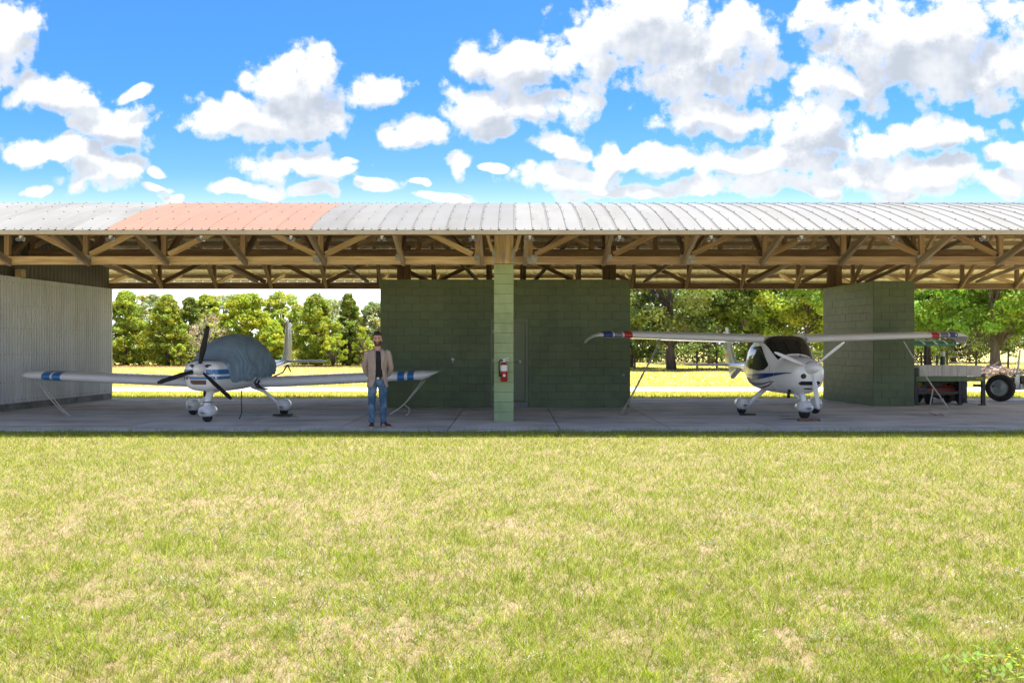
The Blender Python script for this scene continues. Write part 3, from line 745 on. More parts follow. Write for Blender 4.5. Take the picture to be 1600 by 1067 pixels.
def wing_band(stations, x0, x1, slant, t, camber, off=0.004, part=0.62, n=12):
    """paint round the leading edge between two span stations"""
    xs = [s[0] for s in stations]; order = np.argsort(xs)
    f = lambda i, x: float(np.interp(x, np.array(xs)[order], np.array([s[i] for s in stations])[order]))
    prof = [p for p in naca(1.0, 0, n)]
    mb = MB(); rings = []
    for q in (0, 0.5, 1):
        r = []
        for px, pz in naca(t, camber, n):
            if px > part: continue
            x = x0+(x1-x0)*q+slant*px
            y, z, c, tf = (f(i, x) for i in (1,2,3,4))
            nz = 1 if pz > camber*4*px*(1-px) else -1
            r.append((x, y+px*c-(off if px < 0.15 else 0), z+(camber*4*px*(1-px)+(pz-camber*4*px*(1-px))*tf)*c+nz*off*(1 if px > 0.01 else 0)))
        rings.append(r)
    return mb.loft(rings, cap=False, closed=False)
def prop_blade(R_, root=0.10, c0=0.07, c1=0.115, tipc=0.05, twist0=62, twist1=18):
    mb = MB(); rings = []
    for q in np.linspace(0, 1, 11):
        r = root*0.55+(R_-root*0.55)*q
        c = float(np.interp(q, [0,.12,.4,.75,.93,1], [0.05,c0,c1,c1*.82,tipc*1.15,tipc*.55])); tw = R(twist0+(twist1-twist0)*q**0.7)
        th = c*float(np.interp(q,[0,.15,1],[.6,.2,.09]))
        ring = []
        for j in range(10):
            a = 2*math.pi*j/10; u, v = math.cos(a)*c/2, math.sin(a)*th/2
            ring.append((u*math.cos(tw)-v*math.sin(tw), u*math.sin(tw)+v*math.cos(tw), r))
        rings.append(ring)
    return mb.loft(rings)
def spat(cx, cy, zc, w, h, L, aft=0.6):
    """tear-drop wheel fairing, open-looking flat base"""
    mb = MB(); rings = []
    for q in np.linspace(0, 1, 13):
        y = cy-L*(1-aft)+L*q
        s = math.sin(math.pi*min(q/0.7,1)*0.5) if q < 0.35 else 1
        s = (max(1e-3, 1-((q-0.36)/0.36)**2))**0.5 if q < 0.36 else max(0.02, 1-((q-0.36)/0.64)**1.7)
        ring = []
        for j in range(16):
            a = 2*math.pi*j/16; u, v = math.cos(a), math.sin(a)
            z = zc+v*h/2*s**0.9*(1 if v > 0 else 0.72); z = z if v > 0 else z+0.02*(1-s)
            ring.append((cx+math.copysign(abs(u)**0.8, u)*w/2*s, y, z+0.05*h*q))
        rings.append(ring)
    return mb.loft(rings)
def tyre_mb(cx, cy, r, w, n=20):
    mm = Matrix.Translation((cx, cy, r))@Matrix.Rotation(R(90), 4, 'Y')
    mb = MB(); mb.lathe([(r*.45,-w/2),(r*.85,-w/2),(r*.97,-w*.33),(r,-w*.1),(r,w*.1),(r*.97,w*.33),(r*.85,w/2),(r*.45,w/2)], n, mm)
    return mb
def on_y(c): return Matrix.Translation(c)@Matrix.Rotation(R(90), 4, 'X')   # lathe axis pointing towards -y (the viewer)

# ---------------- low-wing aeroplane on the left
LX, LY = -6.27, 17.80
low = thing('light_aircraft', 'white low winged aeroplane with blue stripes and black three bladed propeller', 'aeroplane', (LX, LY, 0), R(-1.7))
LB = Loft([(0.18,0,0.24,1.00,0.18,0.24,2.8),(0.26,0,0.345,0.98,0.255,0.30,3.0),(0.42,0,0.39,0.97,0.285,0.325,3.2),(0.85,0,0.45,0.96,0.32,0.345,3.2),(1.4,0,0.52,0.95,0.36,0.35,3.0),
  (2.1,0,0.56,0.95,0.38,0.35,2.8),(2.9,0,0.55,0.95,0.36,0.32,2.6),(3.5,0,0.46,0.98,0.29,0.26,2.4),(4.4,0,0.30,1.03,0.19,0.18,2.2),(5.4,0,0.17,1.07,0.12,0.11,2.0),(6.5,0,0.06,1.12,0.07,0.06,2.0)])
LB.mesh(0.85, 6.5, 30, 32).build('fuselage', 'white_gel', low, True, sharp=50)
cowl = LB.mesh(0.18, 0.845, 14, 32).build('cowling', 'white_gel', low, True, sharp=60)
f = lambda v: (lambda y: v)
for sg in (-1, 1):
    ys = np.linspace(0.262, 0.84, 14)
    mb = LB.band(sg, ys, f(1.085), f(0.985)); mb.build('blue_stripe', 'blue_gel', cowl, True)
    mb = LB.band(sg, ys, f(0.945), f(0.885)); mb.build('blue_stripe', 'blue_gel', cowl, True)
def cowl_front(z0, z1, x0, x1, m, name, off=0.004):
    """piece lying on the rounded front of the cowling: walk each column back until the section is wide enough"""
    mb = MB(); rings = []
    for x in np.linspace(x0, x1, 14):
        r = []
        for z in np.linspace(z0, z1, 4):
            y = 0.18
            while y < 0.84 and abs(LB.side(y, z, 1).x) < abs(x)+0.001: y += 0.004
            r.append((x, y-off, z))
        rings.append(r)
    return mb.loft(rings, cap=False, closed=False).build(name, m, cowl, True)
cowl_front(0.985, 1.085, 0.13, 0.347, 'blue_gel', 'blue_stripe'); cowl_front(0.885, 0.945, -0.345, 0.345, 'blue_gel', 'blue_stripe')
cowl_front(0.985, 1.085, -0.347, -0.13, 'blue_gel', 'blue_stripe')
cowl_front(0.785, 0.872, -0.19, 0.13, 'intake', 'lower_intake', 0.003)
for sg in (-1, 1):
    mb = MB(); c = Vector((sg*0.165, 0.20, 1.155)); pts = []
    mb.lathe([(0.0,0),(0.062,0),(0.062,0.018),(0.05,0.02)], 18, Matrix.Translation(c)@Matrix.Rotation(R(90-12),4,'X')@Matrix.Rotation(R(sg*28),4,'Y')@Matrix.Diagonal((1.15,0.55,1,1)))
    mb.build('air_inlet', 'black', cowl, True, sharp=40)
# white bird emblem over the stripes on the flank
mb = MB(); bird = [(0.53,0.995),(0.555,0.975),(0.57,0.995),(0.585,0.97),(0.635,0.975),(0.59,0.958),(0.58,0.935),(0.56,0.952),(0.505,0.945),(0.548,0.963)]
mb.add([LB.side(y, z, 1, 0.009) for y, z in bird], [tuple(range(len(bird)))]); mb.build('bird_emblem', 'white_gel', cowl)
# spinner and propeller
mb = MB(); mb.lathe([(0.0,0.25),(0.035,0.24),(0.075,0.20),(0.108,0.13),(0.125,0.05),(0.128,0.0),(0.10,-0.03)], 24, on_y((0,0.20,1.093)))
mb.build('spinner', 'white_gel', low, True, sharp=50)
for a in (78, 198, 318):
    o = prop_blade(0.885, 0.12, 0.085, 0.12, 0.085, 50, 16).build('propeller_blade', 'prop_black', low, True)
    o.location = (0, 0.13, 1.093); o.rotation_euler = (0, R(90-a), 0)
# wings
LW = [(-0.40,2.05,0.715,1.32,1.15),(-0.60,2.05,0.725,1.30,1.0),(-2.6,2.10,0.80,1.24,1.0),(-4.45,2.17,0.875,1.14,1.0),(-4.74,2.20,0.885,1.08,1.0),(-4.83,2.25,0.89,0.98,.9),(-4.885,2.36,0.893,0.80,.6),(-4.90,2.5,0.895,0.55,.3)]
RW = [(0.40,2.05,0.715,1.32,1.15),(0.60,2.05,0.725,1.30,1.0),(2.6,2.12,0.815,1.24,1.0),(4.20,2.20,0.885,1.16,1.0),(4.31,2.25,0.905,1.08,.82),(4.43,2.34,0.94,0.98,.46),(4.53,2.44,0.97,0.85,.14)]
# each wing is fixed part plus the hinged control surfaces behind it
def cut(st, q): return [(x, y, z, c*q, tf/q) for x, y, z, c, tf in st]
wl = wing(LW, 0.185).build('wing', 'wing_gel', low, True, sharp=50); wr = wing(RW, 0.185).build('wing', 'wing_gel', low, True, sharp=50)
for par, st, bands in ((wl, LW, ((-4.36,-4.17),(-4.12,-3.93))), (wr, RW, ((3.66,3.81),(3.88,4.02)))):
    for a, b in bands: wing_band(st, a, b, 0.14 if par is wl else -0.02, 0.185, 0.02).build('blue_band', 'blue_gel', par, True)
# drooped aileron and flap below the left wing
def flap(x0, x1, drop, m, name, c0=0.30):
    fz = lambda x: float(np.interp(-abs(x), [-4.5,-0.6], [0.845,0.70]))
    mb = MB(); rings = []
    for x in np.linspace(x0, x1, 5):
        z = fz(x); rings.append([(x,3.02,z+0.055),(x,3.30,z-drop*.45),(x,3.34,z-drop),(x,3.30,z-drop-0.012),(x,3.02,z-0.02)])
    return mb.loft(rings).build(name, m, low, False)
fl = flap(-3.90, -3.16, 0.105, 'wing_gel', 'aileron'); flap(-3.12, -2.10, 0.085, 'wing_gel', 'flap')
for a, b in ((-3.72,-3.52),(-3.46,-3.28)):
    mb = MB(); fz = 0.80; mb.add([(a+.03,3.05,fz-0.016),(b+.03,3.05,fz-0.012),(b+.09,3.30,fz-0.098),(a+.09,3.30,fz-0.102)],[(0,1,2,3)]); mb.build('shaded_blue_band','teal_gel',fl)  # blue wing bands carried on, their shade painted as dark teal
flap(0.75, 2.9, 0.02, 'wing_gel', 'flap')
mb = MB(); mb.tube([(0.62,2.04,0.80),(0.60,1.99,0.72),(0.66,2.03,0.63),(0.75,2.2,0.60)],0.020,8); mb.tube([(0.56,2.06,0.83),(0.53,1.99,0.75),(0.58,1.98,0.66),(0.72,2.05,0.615)],0.016,8); mb.tube([(0.53,1.99,0.75),(0.70,2.1,0.60)],0.014,8)
mb.build('wing_root_strap', 'black', low, True)
# tail
fin = MB(); rings = []
for z, y0, y1, w in ((1.10,5.75,6.45,.05),(1.22,5.98,6.52,.045),(1.45,6.12,6.56,.035),(1.8,6.22,6.58,.028),(2.10,6.32,6.58,.022),(2.20,6.36,6.57,.014)):
    rings.append([(u*w, y0+(y1-y0)*q, z) for q, u in ((0,0),(.12,.7),(.35,1),(1,.5),(1,-.5),(.35,-1),(.12,-.7))])
fin.loft(rings); fin.build('fin', 'wing_gel', low, True, sharp=40)
rud = MB(); rings = []
for z, y0, y1, w in ((1.02,6.53,6.82,.03),(1.5,6.58,6.90,.026),(2.1,6.60,6.86,.02),(2.2,6.60,6.82,.012)):
    rings.append([(u*w, y0+(y1-y0)*q, z) for q, u in ((0,.7),(1,.1),(1,-.1),(0,-.7))])
rud.loft(rings); rud.build('rudder', 'wing_gel', low)
for sg in (-1, 1):
    wing([(sg*0.04,5.85,1.145,0.75,1),(sg*1.02,6.00,1.16,0.58,1),(sg*1.12,6.12,1.16,0.38,.6)], 0.09, 0).build('stabilizer', 'wing_gel', low, True, sharp=50)
# undercarriage
mb = MB(); mb.tube([(0.04,0.72,0.70),(0.03,0.62,0.55),(0.015,0.56,0.42),(0.0,0.55,0.30)],[0.085,0.072,0.07,0.062],12); mb.build('nose_leg', 'white_gel', low, True)
mb = MB(); mb.tube([(0.02,0.56,0.425),(0.02,0.56,0.405)],0.078,12); mb.build('leg_clamp', 'black', low)
sp = spat(0.0, 0.62, 0.205, 0.33, 0.30, 0.86, 0.62); sp.build('wheel_fairing', 'white_gel', low, True)
tyre_mb(0.0, 0.60, 0.15, 0.13).build('tyre', 'rubber', low, True, sharp=50)
for x, leg in ((-1.02, [(-0.32,2.42,0.62),(-0.62,2.44,0.50),(-0.82,2.46,0.33),(-0.97,2.46,0.18)]), (1.05, [(0.38,2.42,0.63),(0.60,2.44,0.55),(0.85,2.46,0.33),(1.0,2.46,0.20)])):
    mb = MB(); mb.tube(leg, [0.045,0.038,0.030,0.026], 8); mb.build('main_leg', 'wing_gel', low, True)
    spat(x, 2.50, 0.20, 0.29, 0.33, 0.82, 0.62).build('wheel_fairing', 'white_gel', low, True)
    tyre_mb(x, 2.47, 0.165, 0.13).build('tyre', 'rubber', low, True, sharp=50)
mb = MB(); mb.tube([(-0.17,0.9,0.62),(-0.17,0.88,0.50)],0.03,8); mb.build('exhaust_pipe', 'black', low)
mb = MB(); mb.tube([(0.52,1.15,0.62),(0.525,1.13,0.4),(0.53,1.13,0.15),(0.49,1.10,0.02)],0.011,6); mb.build('hanging_strap', 'black', low)
mb = MB(); mb.tube([(0.03,6.3,1.03),(-0.05,6.2,0.85),(-0.25,5.6,0.70)],0.02,6); mb.tube([(0.03,6.35,1.05),(0.10,6.42,0.86)],0.016,6); mb.build('tail_skid', 'dark_steel', low)
# cover over the cockpit, with folds
cov = Loft([(0.60,0,0.430,1.0,0.268,0.3,3.2),(0.72,0,0.445,1.0,0.285,0.3,3.1),(1.0,0,0.49,1.0,0.36,0.3,2.8),(1.35,0,0.55,1.0,0.55,0.3,2.4),(1.75,0,0.59,1.0,0.72,0.3,2.25),(2.2,0,0.60,1.0,0.80,0.3,2.2),(2.65,0,0.61,1.0,0.79,0.3,2.2),(3.05,0,0.60,1.0,0.68,0.3,2.2),(3.42,0,0.545,1.0,0.47,0.3,2.3),(3.52,0,0.50,1.0,0.33,0.3,2.4)])
mb = MB(); rings = []
for i, y in enumerate(np.linspace(0.60, 3.52, 90)):
    r = []
    for j in range(61):
        th = R(-34)+(math.pi+R(68))*j/60
        zl = float(np.interp(y, [0.60,0.64,0.72,0.9,1.3,2.2,3.0,3.52],[1.20,1.05,0.88,0.76,0.745,0.78,0.86,0.93]))
        p = cov.pt(y, th, 0.014 if y < 0.9 else 0.02)
        hang = max(0.0, math.cos(th)**2)
        wv = 0.026*math.sin(13*(y+0.35*math.sin(3*th))+2.5*math.cos(th)*(2+math.sin(2*y)))*hang**0.7*min(1,max(0,(y-0.9)/0.6))
        wv += 0.013*math.sin(27*y+9*math.cos(th)+3*math.sin(5*y))*hang + 0.008*math.sin(9*th+4*y)
        wv *= min(1.0, max(0.05, (y-0.7)/0.5))
        n_ = Vector((math.cos(th), 0, math.sin(th)*0.7))
        p = p+n_*wv
        if p.z < zl: p.z = zl+0.004*math.sin(20*y)
        if y > 3.40: p.y += 0.02*math.sin(8*th)
        r.append(p)
    rings.append(r)
mb.loft(rings, cap=False, closed=False)
mb.add(rings[-1]+[Vector((0,3.54,1.0))], [(k,k+1,len(rings[-1])) for k in range(len(rings[-1])-1)])
cv = mb.build('canopy_cover', 'cover', None, True)
cv.location = (LX, LY, 0); cv.rotation_euler = (0,0,R(-1.7))
md = cv.modifiers.new('cloth', 'SOLIDIFY'); md.thickness = 0.006; md.offset = 1
tag(cv, 'blue grey fabric cover draped over the cockpit of the low winged aeroplane', 'cover')

# ---------------- high-wing aeroplane on the right
HX, HY = 6.29, 18.68
high = thing('light_aircraft', 'white high winged aeroplane with white propeller and dark windscreen', 'aeroplane', (HX, HY, 0), R(4.6))
HB = Loft([(0.12,0,0.20,1.03,0.15,0.20,2.2),(0.20,0,0.30,1.00,0.23,0.29,2.3),(0.40,0,0.395,0.96,0.34,0.38,2.3),(0.65,0,0.455,0.93,0.40,0.41,2.3),(0.92,0,0.50,0.92,0.445,0.42,2.3),
  (1.12,0,0.545,0.92,0.60,0.42,2.5),(1.34,0,0.585,0.92,0.79,0.41,3.0),(1.54,0,0.60,0.92,0.865,0.40,3.6),(2.0,0,0.605,0.92,0.88,0.38,3.4),(2.45,0,0.58,0.93,0.83,0.34,2.9),(2.85,0,0.48,0.95,0.66,0.27,2.4),
  (3.25,0,0.34,0.98,0.42,0.19,2.2),(3.7,0,0.21,1.01,0.23,0.13,2.0),(4.4,0,0.12,1.03,0.12,0.09,2.0),(5.6,0,0.06,1.04,0.06,0.05,2.0)])
fus = HB.mesh(0.93, 5.6, 44, 36).build('fuselage', 'white_gel', high, True, sharp=60)
hcowl = HB.mesh(0.12, 0.925, 16, 36).build('cowling', 'white_gel', high, True, sharp=60)
HB.mesh(0.955, 1.56, 18, 26, R(43), R(137), 0.006, cap=False).build('windscreen', 'glass_dark', fus, True)
def side_panel(poly_t, poly_b, y0, y1, sg, m, name, off=0.006, nz=8, n=18, par=None):
    return HB.band(sg, np.linspace(y0, y1, n), poly_t, poly_b, off, nz).build(name, m, par or fus, True)
for sg in (-1, 1):
    side_panel(lerpf((1.16,1.16),(1.50,1.52),(1.6,1.56),(2.25,1.55),(2.42,1.46)), lerpf((1.16,1.11),(1.3,1.03),(1.6,1.00),(2.2,1.04),(2.42,1.12)), 1.16, 2.42, sg, 'glass_dark', 'side_window')
    side_panel(lerpf((0.45,0.995),(2.3,0.905)), lerpf((0.45,0.985),(1.2,0.86),(1.7,0.79),(2.3,0.755)), 0.93, 2.45, sg, 'navy_gel', 'blue_stripe', 0.004, 4)
    side_panel(lerpf((0.45,0.995),(2.3,0.905)), lerpf((0.30,0.98),(0.45,0.972),(0.93,0.905)), 0.30, 0.92, sg, 'navy_gel', 'blue_stripe', 0.004, 4, par=hcowl)
    side_panel(lerpf((1.0,0.80),(1.4,0.735),(1.8,0.72),(2.4,0.74)), lerpf((1.0,0.785),(1.4,0.692),(1.8,0.655),(2.4,0.68)), 1.0, 2.4, sg, 'grey_gel', 'grey_stripe', 0.004, 4)
    side_panel(lerpf((0.95,0.80),(1.2,0.70),(1.6,0.625),(1.9,0.62),(2.4,0.655)), lerpf((0.95,0.785),(1.2,0.668),(1.6,0.588),(1.9,0.583),(2.4,0.625)), 0.95, 2.4, sg, 'maroon_gel', 'red_stripe', 0.004, 4)
# square emblem on the blue stripe and the small letters above it
mb = MB(); mb.add([HB.side(y, z, -1, 0.008) for y, z in ((1.62,0.88),(1.62,0.795),(1.98,0.80),(1.98,0.885))], [(0,1,2,3)]); em = mb.build('emblem', 'blue_gel', fus)
mb = MB()
def stroke(y0,z0,y1,z1,w=0.008,off=0.011):
    dy, dz = (y1-y0), (z1-z0); L = math.hypot(dy,dz); ny, nz = -dz/L*w/2, dy/L*w/2
    mb.add([HB.side(y, z, -1, off) for y, z in ((y0+ny,z0+nz),(y1+ny,z1+nz),(y1-ny,z1-nz),(y0-ny,z0-nz))], [(0,1,2,3)])
for s in ((1.63,.80,1.63,.878),(1.97,.803,1.97,.882),(1.63,.803,1.97,.806),(1.70,.865,1.78,.867),(1.74,.865,1.74,.825),(1.80,.867,1.80,.825),(1.80,.845,1.86,.845),(1.88,.825,1.92,.845),(1.92,.845,1.95,.825)): stroke(*s)
mb.build('emblem_lines', 'white_gel', fus)
mb = MB()
for k, y in enumerate((1.62,1.74,1.86)): stroke(y,0.935,y,0.965,0.014); stroke(y,0.965,y+0.06,0.965,0.010)
mb.build('small_letters', 'grey_gel', fus)
for sg in (-1, 1):
    mb = MB()
    for y_, za, zb in ((1.085,1.12,0.60),(2.50,1.40,0.66)): HB.band(sg, (y_, y_+0.010), f(za), f(zb), 0.0055, 8, mb)
    HB.band(sg, np.linspace(1.085,2.51,16), lerpf((1.085,0.60),(1.6,0.565),(2.5,0.66)), lerpf((1.085,0.592),(1.6,0.557),(2.5,0.652)), 0.0055, 2, mb); mb.build('door_seam','grey_gel',fus)
# nose details
def on_cowl(x, z, off=0.0):
    y = 0.12
    while y < 0.92 and abs(HB.side(y, z, 1).x) < abs(x)+0.002: y += 0.003
    return Vector((x, y-off, z))
mb = MB(); mb.loft([[on_cowl(-0.165+r*math.cos(a), 0.925+r*math.sin(a), 0.004) for a in [2*math.pi*k/20 for k in range(20)]] for r in (0.055,0.03,0.004)], cap=False); mb.build('round_inlet','black',hcowl,True)
def slot(x0, x1, zc, h, name):
    mb = MB(); rings = []
    for q in np.linspace(0,1,14):
        x = x0+(x1-x0)*q; hh = h*min(1, 4*math.sqrt(max(q*(1-q),0.002)))
        rings.append([on_cowl(x, zc+hh*(t-.5), 0.004) for t in (0,.33,.66,1)])
    mb.loft(rings, cap=False, closed=False).build(name, 'black', hcowl, True)
slot(-0.235, 0.235, 0.775, 0.085, 'radiator_slot'); slot(-0.10, 0.03, 0.655, 0.028, 'lower_slot')
mb = MB(); mb.tube([(-0.27,0.62,0.60),(-0.30,0.55,0.60),(-0.33,0.52,0.54),(-0.33,0.52,0.45)],0.035,10); mb.build('exhaust_pipe','black',high,True)
mb = MB(); mb.lathe([(0.0,0.30),(0.03,0.293),(0.07,0.255),(0.108,0.18),(0.132,0.08),(0.138,0.0),(0.11,-0.03)],24,on_y((0,0.15,1.10))); mb.build('spinner','white_gel',high,True,sharp=50)
mb = MB(); mb.lathe([(0.0,0.0),(0.02,0.0),(0.025,0.03),(0.0,0.045)],10,on_y((0.02,0.78,1.335))); mb.build('cowl_scoop','black',hcowl)
for a in (38, 158, 279):
    o = prop_blade(0.88, 0.12, 0.07, 0.105, 0.06, 58, 24).build('propeller_blade', 'white_gel', high, True)
    o.location = (0, 0.07, 1.10); o.rotation_euler = (0, R(90-a), 0)
# wings
def hw(sg):
    k_ = 1.03 if sg > 0 else 0.992
    return [(q_[0]*(k_ if abs(q_[0]) > 1 else 1), *q_[1:]) for q_ in [(sg*0.50,1.50,1.705,1.30,0.98),(sg*0.66,1.50,1.705,1.26,1.0),(sg*2.6,1.54,1.765,1.16,1.0),(sg*3.95,1.60,1.805,1.02,.95),(sg*4.20,1.68,1.80,0.92,.72),(sg*4.34,1.80,1.77,0.76,.42),(sg*4.43,1.96,1.705,0.56,.26),(sg*4.48,2.14,1.625,0.34,.18)]]
for sg in (-1, 1):
    st = hw(sg); w = wing(st, 0.15, 0.03).build('wing', 'wing_gel', high, True, sharp=60)
    for a, b, m, nm in ((3.48,3.66,'red_gel','red_band'),(3.70,3.88,'grey_gel','grey_band'),(3.92,4.12,'navy_gel','blue_band')):
        wing_band(st, sg*a, sg*b, sg*0.12, 0.15, 0.03, 0.004, 0.45).build(nm, m, w, True)
    mb = MB(); rings = []
    for x in np.linspace(0.70, 2.55, 4):
        z = float(np.interp(x,[0.66,2.6],[1.705,1.765])); rings.append([(sg*x,2.66,z+0.03),(sg*x,2.92,z-0.055),(sg*x,2.93,z-0.068),(sg*x,2.66,z-0.05)])
    mb.loft(rings).build('flap','white_gel',high)
    mb = MB(); rings = []
    for x in np.linspace(2.60, 3.9, 4):
        z = float(np.interp(x,[2.6,3.95],[1.765,1.805])); rings.append([(sg*x,2.58,z+0.025),(sg*x,2.82,z-0.045),(sg*x,2.83,z-0.055),(sg*x,2.58,z-0.045)])
    mb.loft(rings).build('aileron','white_gel',high)
# tail
mb = MB(); rings = []
for z, y0, y1, w in ((1.02,4.35,5.42,.05),(1.10,4.75,5.44,.045),(1.25,5.02,5.48,.04),(1.5,5.22,5.56,.034),(1.8,5.36,5.66,.026),(1.98,5.45,5.74,.02),(2.06,5.56,5.80,.012)):
    rings.append([(u*w, y0+(y1-y0)*q, z) for q, u in ((0,0),(.08,.6),(.3,1),(1,.7),(1,-.7),(.3,-1),(.08,-.6))])
mb.loft(rings).build('fin','white_gel',high,True,sharp=45)
rz = ((1.04,5.44,5.80,.032),(1.28,5.50,5.86,.030),(1.42,5.54,5.88,.028),(1.62,5.60,5.92,.026),(1.95,5.73,6.0,.016))
def rudder(a, b, m, nm, par=None, k=1.0):
    mb = MB(); rings = []
    for z in np.linspace(a, b, 4):
        y0, y1, w = (float(np.interp(z, [r[0] for r in rz], [r[i] for r in rz])) for i in (1,2,3)); w *= k
        rings.append([(u*w, y0+(y1-y0)*q, z) for q, u in ((0,.8),(.5,.5),(1,.1),(1,-.1),(.5,-.5),(0,-.8))])
    return mb.loft(rings).build(nm, m, par or high)
rd = rudder(1.04, 1.95, 'white_gel', 'rudder'); rudder(1.46, 1.64, 'teal_gel', 'teal_band', rd, 1.12); rudder(1.24, 1.36, 'red_gel', 'red_band', rd, 1.12)
for sg in (-1, 1): wing([(sg*0.03,5.35,1.05,0.62,1),(sg*1.05,5.45,1.05,0.50,1),(sg*1.20,5.62,1.05,0.26,.5)], 0.12, 0).build('stabilizer','wing_gel',high,True,sharp=50)
mb = MB(); rings = []
for z, y0, y1, w in ((1.00,4.30,5.45,.05),(0.88,4.62,5.42,.07),(0.76,4.95,5.38,.06),(0.69,5.12,5.34,.03)):
    rings.append([(u*w, y0+(y1-y0)*q, z) for q, u in ((0,0),(.15,.8),(.45,1),(1,.4),(1,-.4),(.45,-1),(.15,-.8))])
mb.loft(rings).build('ventral_fin','white_gel',high,True,sharp=45)
# undercarriage
mb = MB(); mb.tube([(-0.02,0.62,0.60),(0.0,0.56,0.45),(0.01,0.52,0.30)],[0.075,0.06,0.065],12); mb.tube([(-0.16,0.70,0.55),(-0.05,0.6,0.42)],0.03,8); mb.build('nose_leg','white_gel',high,True)
spat(0.02, 0.56, 0.235, 0.33, 0.30, 0.78, 0.6).build('wheel_fairing','white_gel',high,True)
tyre_mb(0.02, 0.53, 0.15, 0.15).build('tyre','rubber',high,True,sharp=50)
for sg in (-1, 1):
    mb = MB(); mb.tube([(sg*0.34,1.90,0.58),(sg*0.56,1.92,0.38),(sg*0.76,1.94,0.17)],[0.04,0.034,0.028],8,flat=1.5); mb.build('main_leg','white_gel',high,True)
    spat(sg*0.87, 1.98, 0.215, 0.25, 0.34, 0.78, 0.6).build('wheel_fairing','white_gel',high,True)
    tyre_mb(sg*0.87, 1.95, 0.155, 0.13).build('tyre','rubber',high,True,sharp=50)
# ================================================================== small things under the roof
def rope(label, strands, m, grp=True, r=0.014):
    mb = MB()
    for s in strands:
        pts = [Vector(p) for p in s]; out = []
        for i in range(len(pts)-1):
            for q in np.linspace(0,1,7)[:-1]: out.append(pts[i].lerp(pts[i+1], q)+Vector((0,0,-0.03*math.sin(math.pi*q)*(pts[i+1]-pts[i]).length)))
        out.append(pts[-1]); mb.tube([p if p.z > 0.012 else Vector((p.x,p.y,0.013)) for p in out], r, 6)
    o = mb.build('tie_down_rope', m, None, True)
    return tag(o, label, 'rope', 'tie down ropes of the two aeroplanes')
mbk = lambda px, py, Y: P(px, py, Y)
g = lambda px, py: P(px, py, GY(py))+Vector((0,0,0.015))
rope('white doubled rope tying the wing nearest the corrugated wall to the floor', [[P(61,598,20.15), P(78,622,20.1), P(98,643,20.0), g(108,649.5)],[P(65,598,20.2), P(82,620,20.15), P(100,641,20.05), g(110,650)],[g(98,648), g(104,651), g(113,650.5)]], 'rope')
rope('white frayed rope hanging from the wing tip beside the standing man', [[P(660,594,20.35), P(645,614,20.3), P(630,633,20.25), g(608,648.5)],[P(664,594,20.4), P(648,613,20.35), P(632,631,20.3), g(610,648)],[P(632,632,20.3), P(639,637,20.1), P(639,645,19.9), g(634,650)]], 'rope')
rope('tan rope running from the left wing of the high winged aeroplane to the floor', [[P(1030,533,20.1), P(1003,586,20.0), g(968,649)],[P(1033,533,20.2), P(1010,575,20.1), g(970,650)],[g(968,649), g(980,647.5), P(984,640,19.7), P(983,628,20.0)]], 'rope_tan', r=0.011)
rope('white rope from the right wing of the high aeroplane down beside the green bench', [[P(1412,533,20.45), P(1440,577,20.4), P(1463,611,20.4), g(1490,647)],[P(1458,607,20.4), P(1454,628,20.45), g(1452,642)],[g(1452,645), g(1462,649), g(1470,647), g(1474,650), g(1481,649)]], 'rope')
for lab, px, py, w, d, h in (('brown wooden chock in front of the nose wheel of the high winged aeroplane',1264,658,0.46,0.13,0.06),('grey chock beside the left main wheel of the high winged aeroplane',1168,648.5,0.36,0.14,0.035),('dark flat chock under the right main wheel of the blue striped aeroplane',442,649,0.42,0.30,0.035)):
    mb = MB(); c = P(px, py, GY(py)); a = (w/2, d/2)
    mb.loft([[(-w/2,-d/2,0.001),(w/2,-d/2,0.001),(w/2,d/2,0.001),(-w/2,d/2,0.001)],[(-w/2+.01,-d/4,h),(w/2-.01,-d/4,h),(w/2-.01,d/3,h),(-w/2+.01,d/3,h)]])
    o = mb.build('wheel_chock', 'chock' if 'brown' in lab else 'dark_steel'); o.location = (c.x, c.y, 0); o.rotation_euler = (0,0,R(4))
    tag(o, lab, 'chock', 'wheel chocks')
# floor stains: thin dried oil patches
# fire extinguisher on the pillar
ex = thing('fire_extinguisher', 'red fire extinguisher hung on the light green pillar', 'extinguisher', P(787.5,596,FT-0.10))
s_ = FT-0.10; k_ = s_/F
mb = MB(); mb.lathe([(0.0,0.0),(0.062,0.0),(0.07,0.012),(0.07,0.30),(0.066,0.345),(0.045,0.385),(0.028,0.40),(0.0,0.40)],20); body = mb.build('cylinder','ext_red',ex,True,sharp=50)
def wrap(z0,z1,a0,a1,r,m,name):
    mb = MB(); mb.loft([[(r*math.sin(a),-r*math.cos(a),z) for a in np.linspace(R(a0),R(a1),12)] for z in (z0,z1)],cap=False,closed=False); return mb.build(name,m,body,True)
wrap(0.305,0.42,-85,85,0.0705,'white_paint','white_label') if False else wrap(0.215,0.335,-85,85,0.0715,'white_paint','white_label')
mb = MB(); c = Matrix.Translation((0.005,-0.0705,0.125))@Matrix.Rotation(R(90),4,'X'); mb.lathe([(0,0.0),(0.028,0.0),(0.028,0.003),(0,0.003)],16,c); mb.build('round_sticker','white_paint',body)
mb = MB(); mb.lathe([(0.022,0.395),(0.03,0.40),(0.03,0.43),(0.02,0.45),(0,0.45)],12); mb.box((0.03,-0.01,0.47),(0.15,0.022,0.012),mtx=Matrix.Rotation(R(-14),3,'Y')); mb.box((0.045,-0.01,0.44),(0.12,0.022,0.012),mtx=Matrix.Rotation(R(10),3,'Y')); mb.build('valve_handle','white_paint',ex)
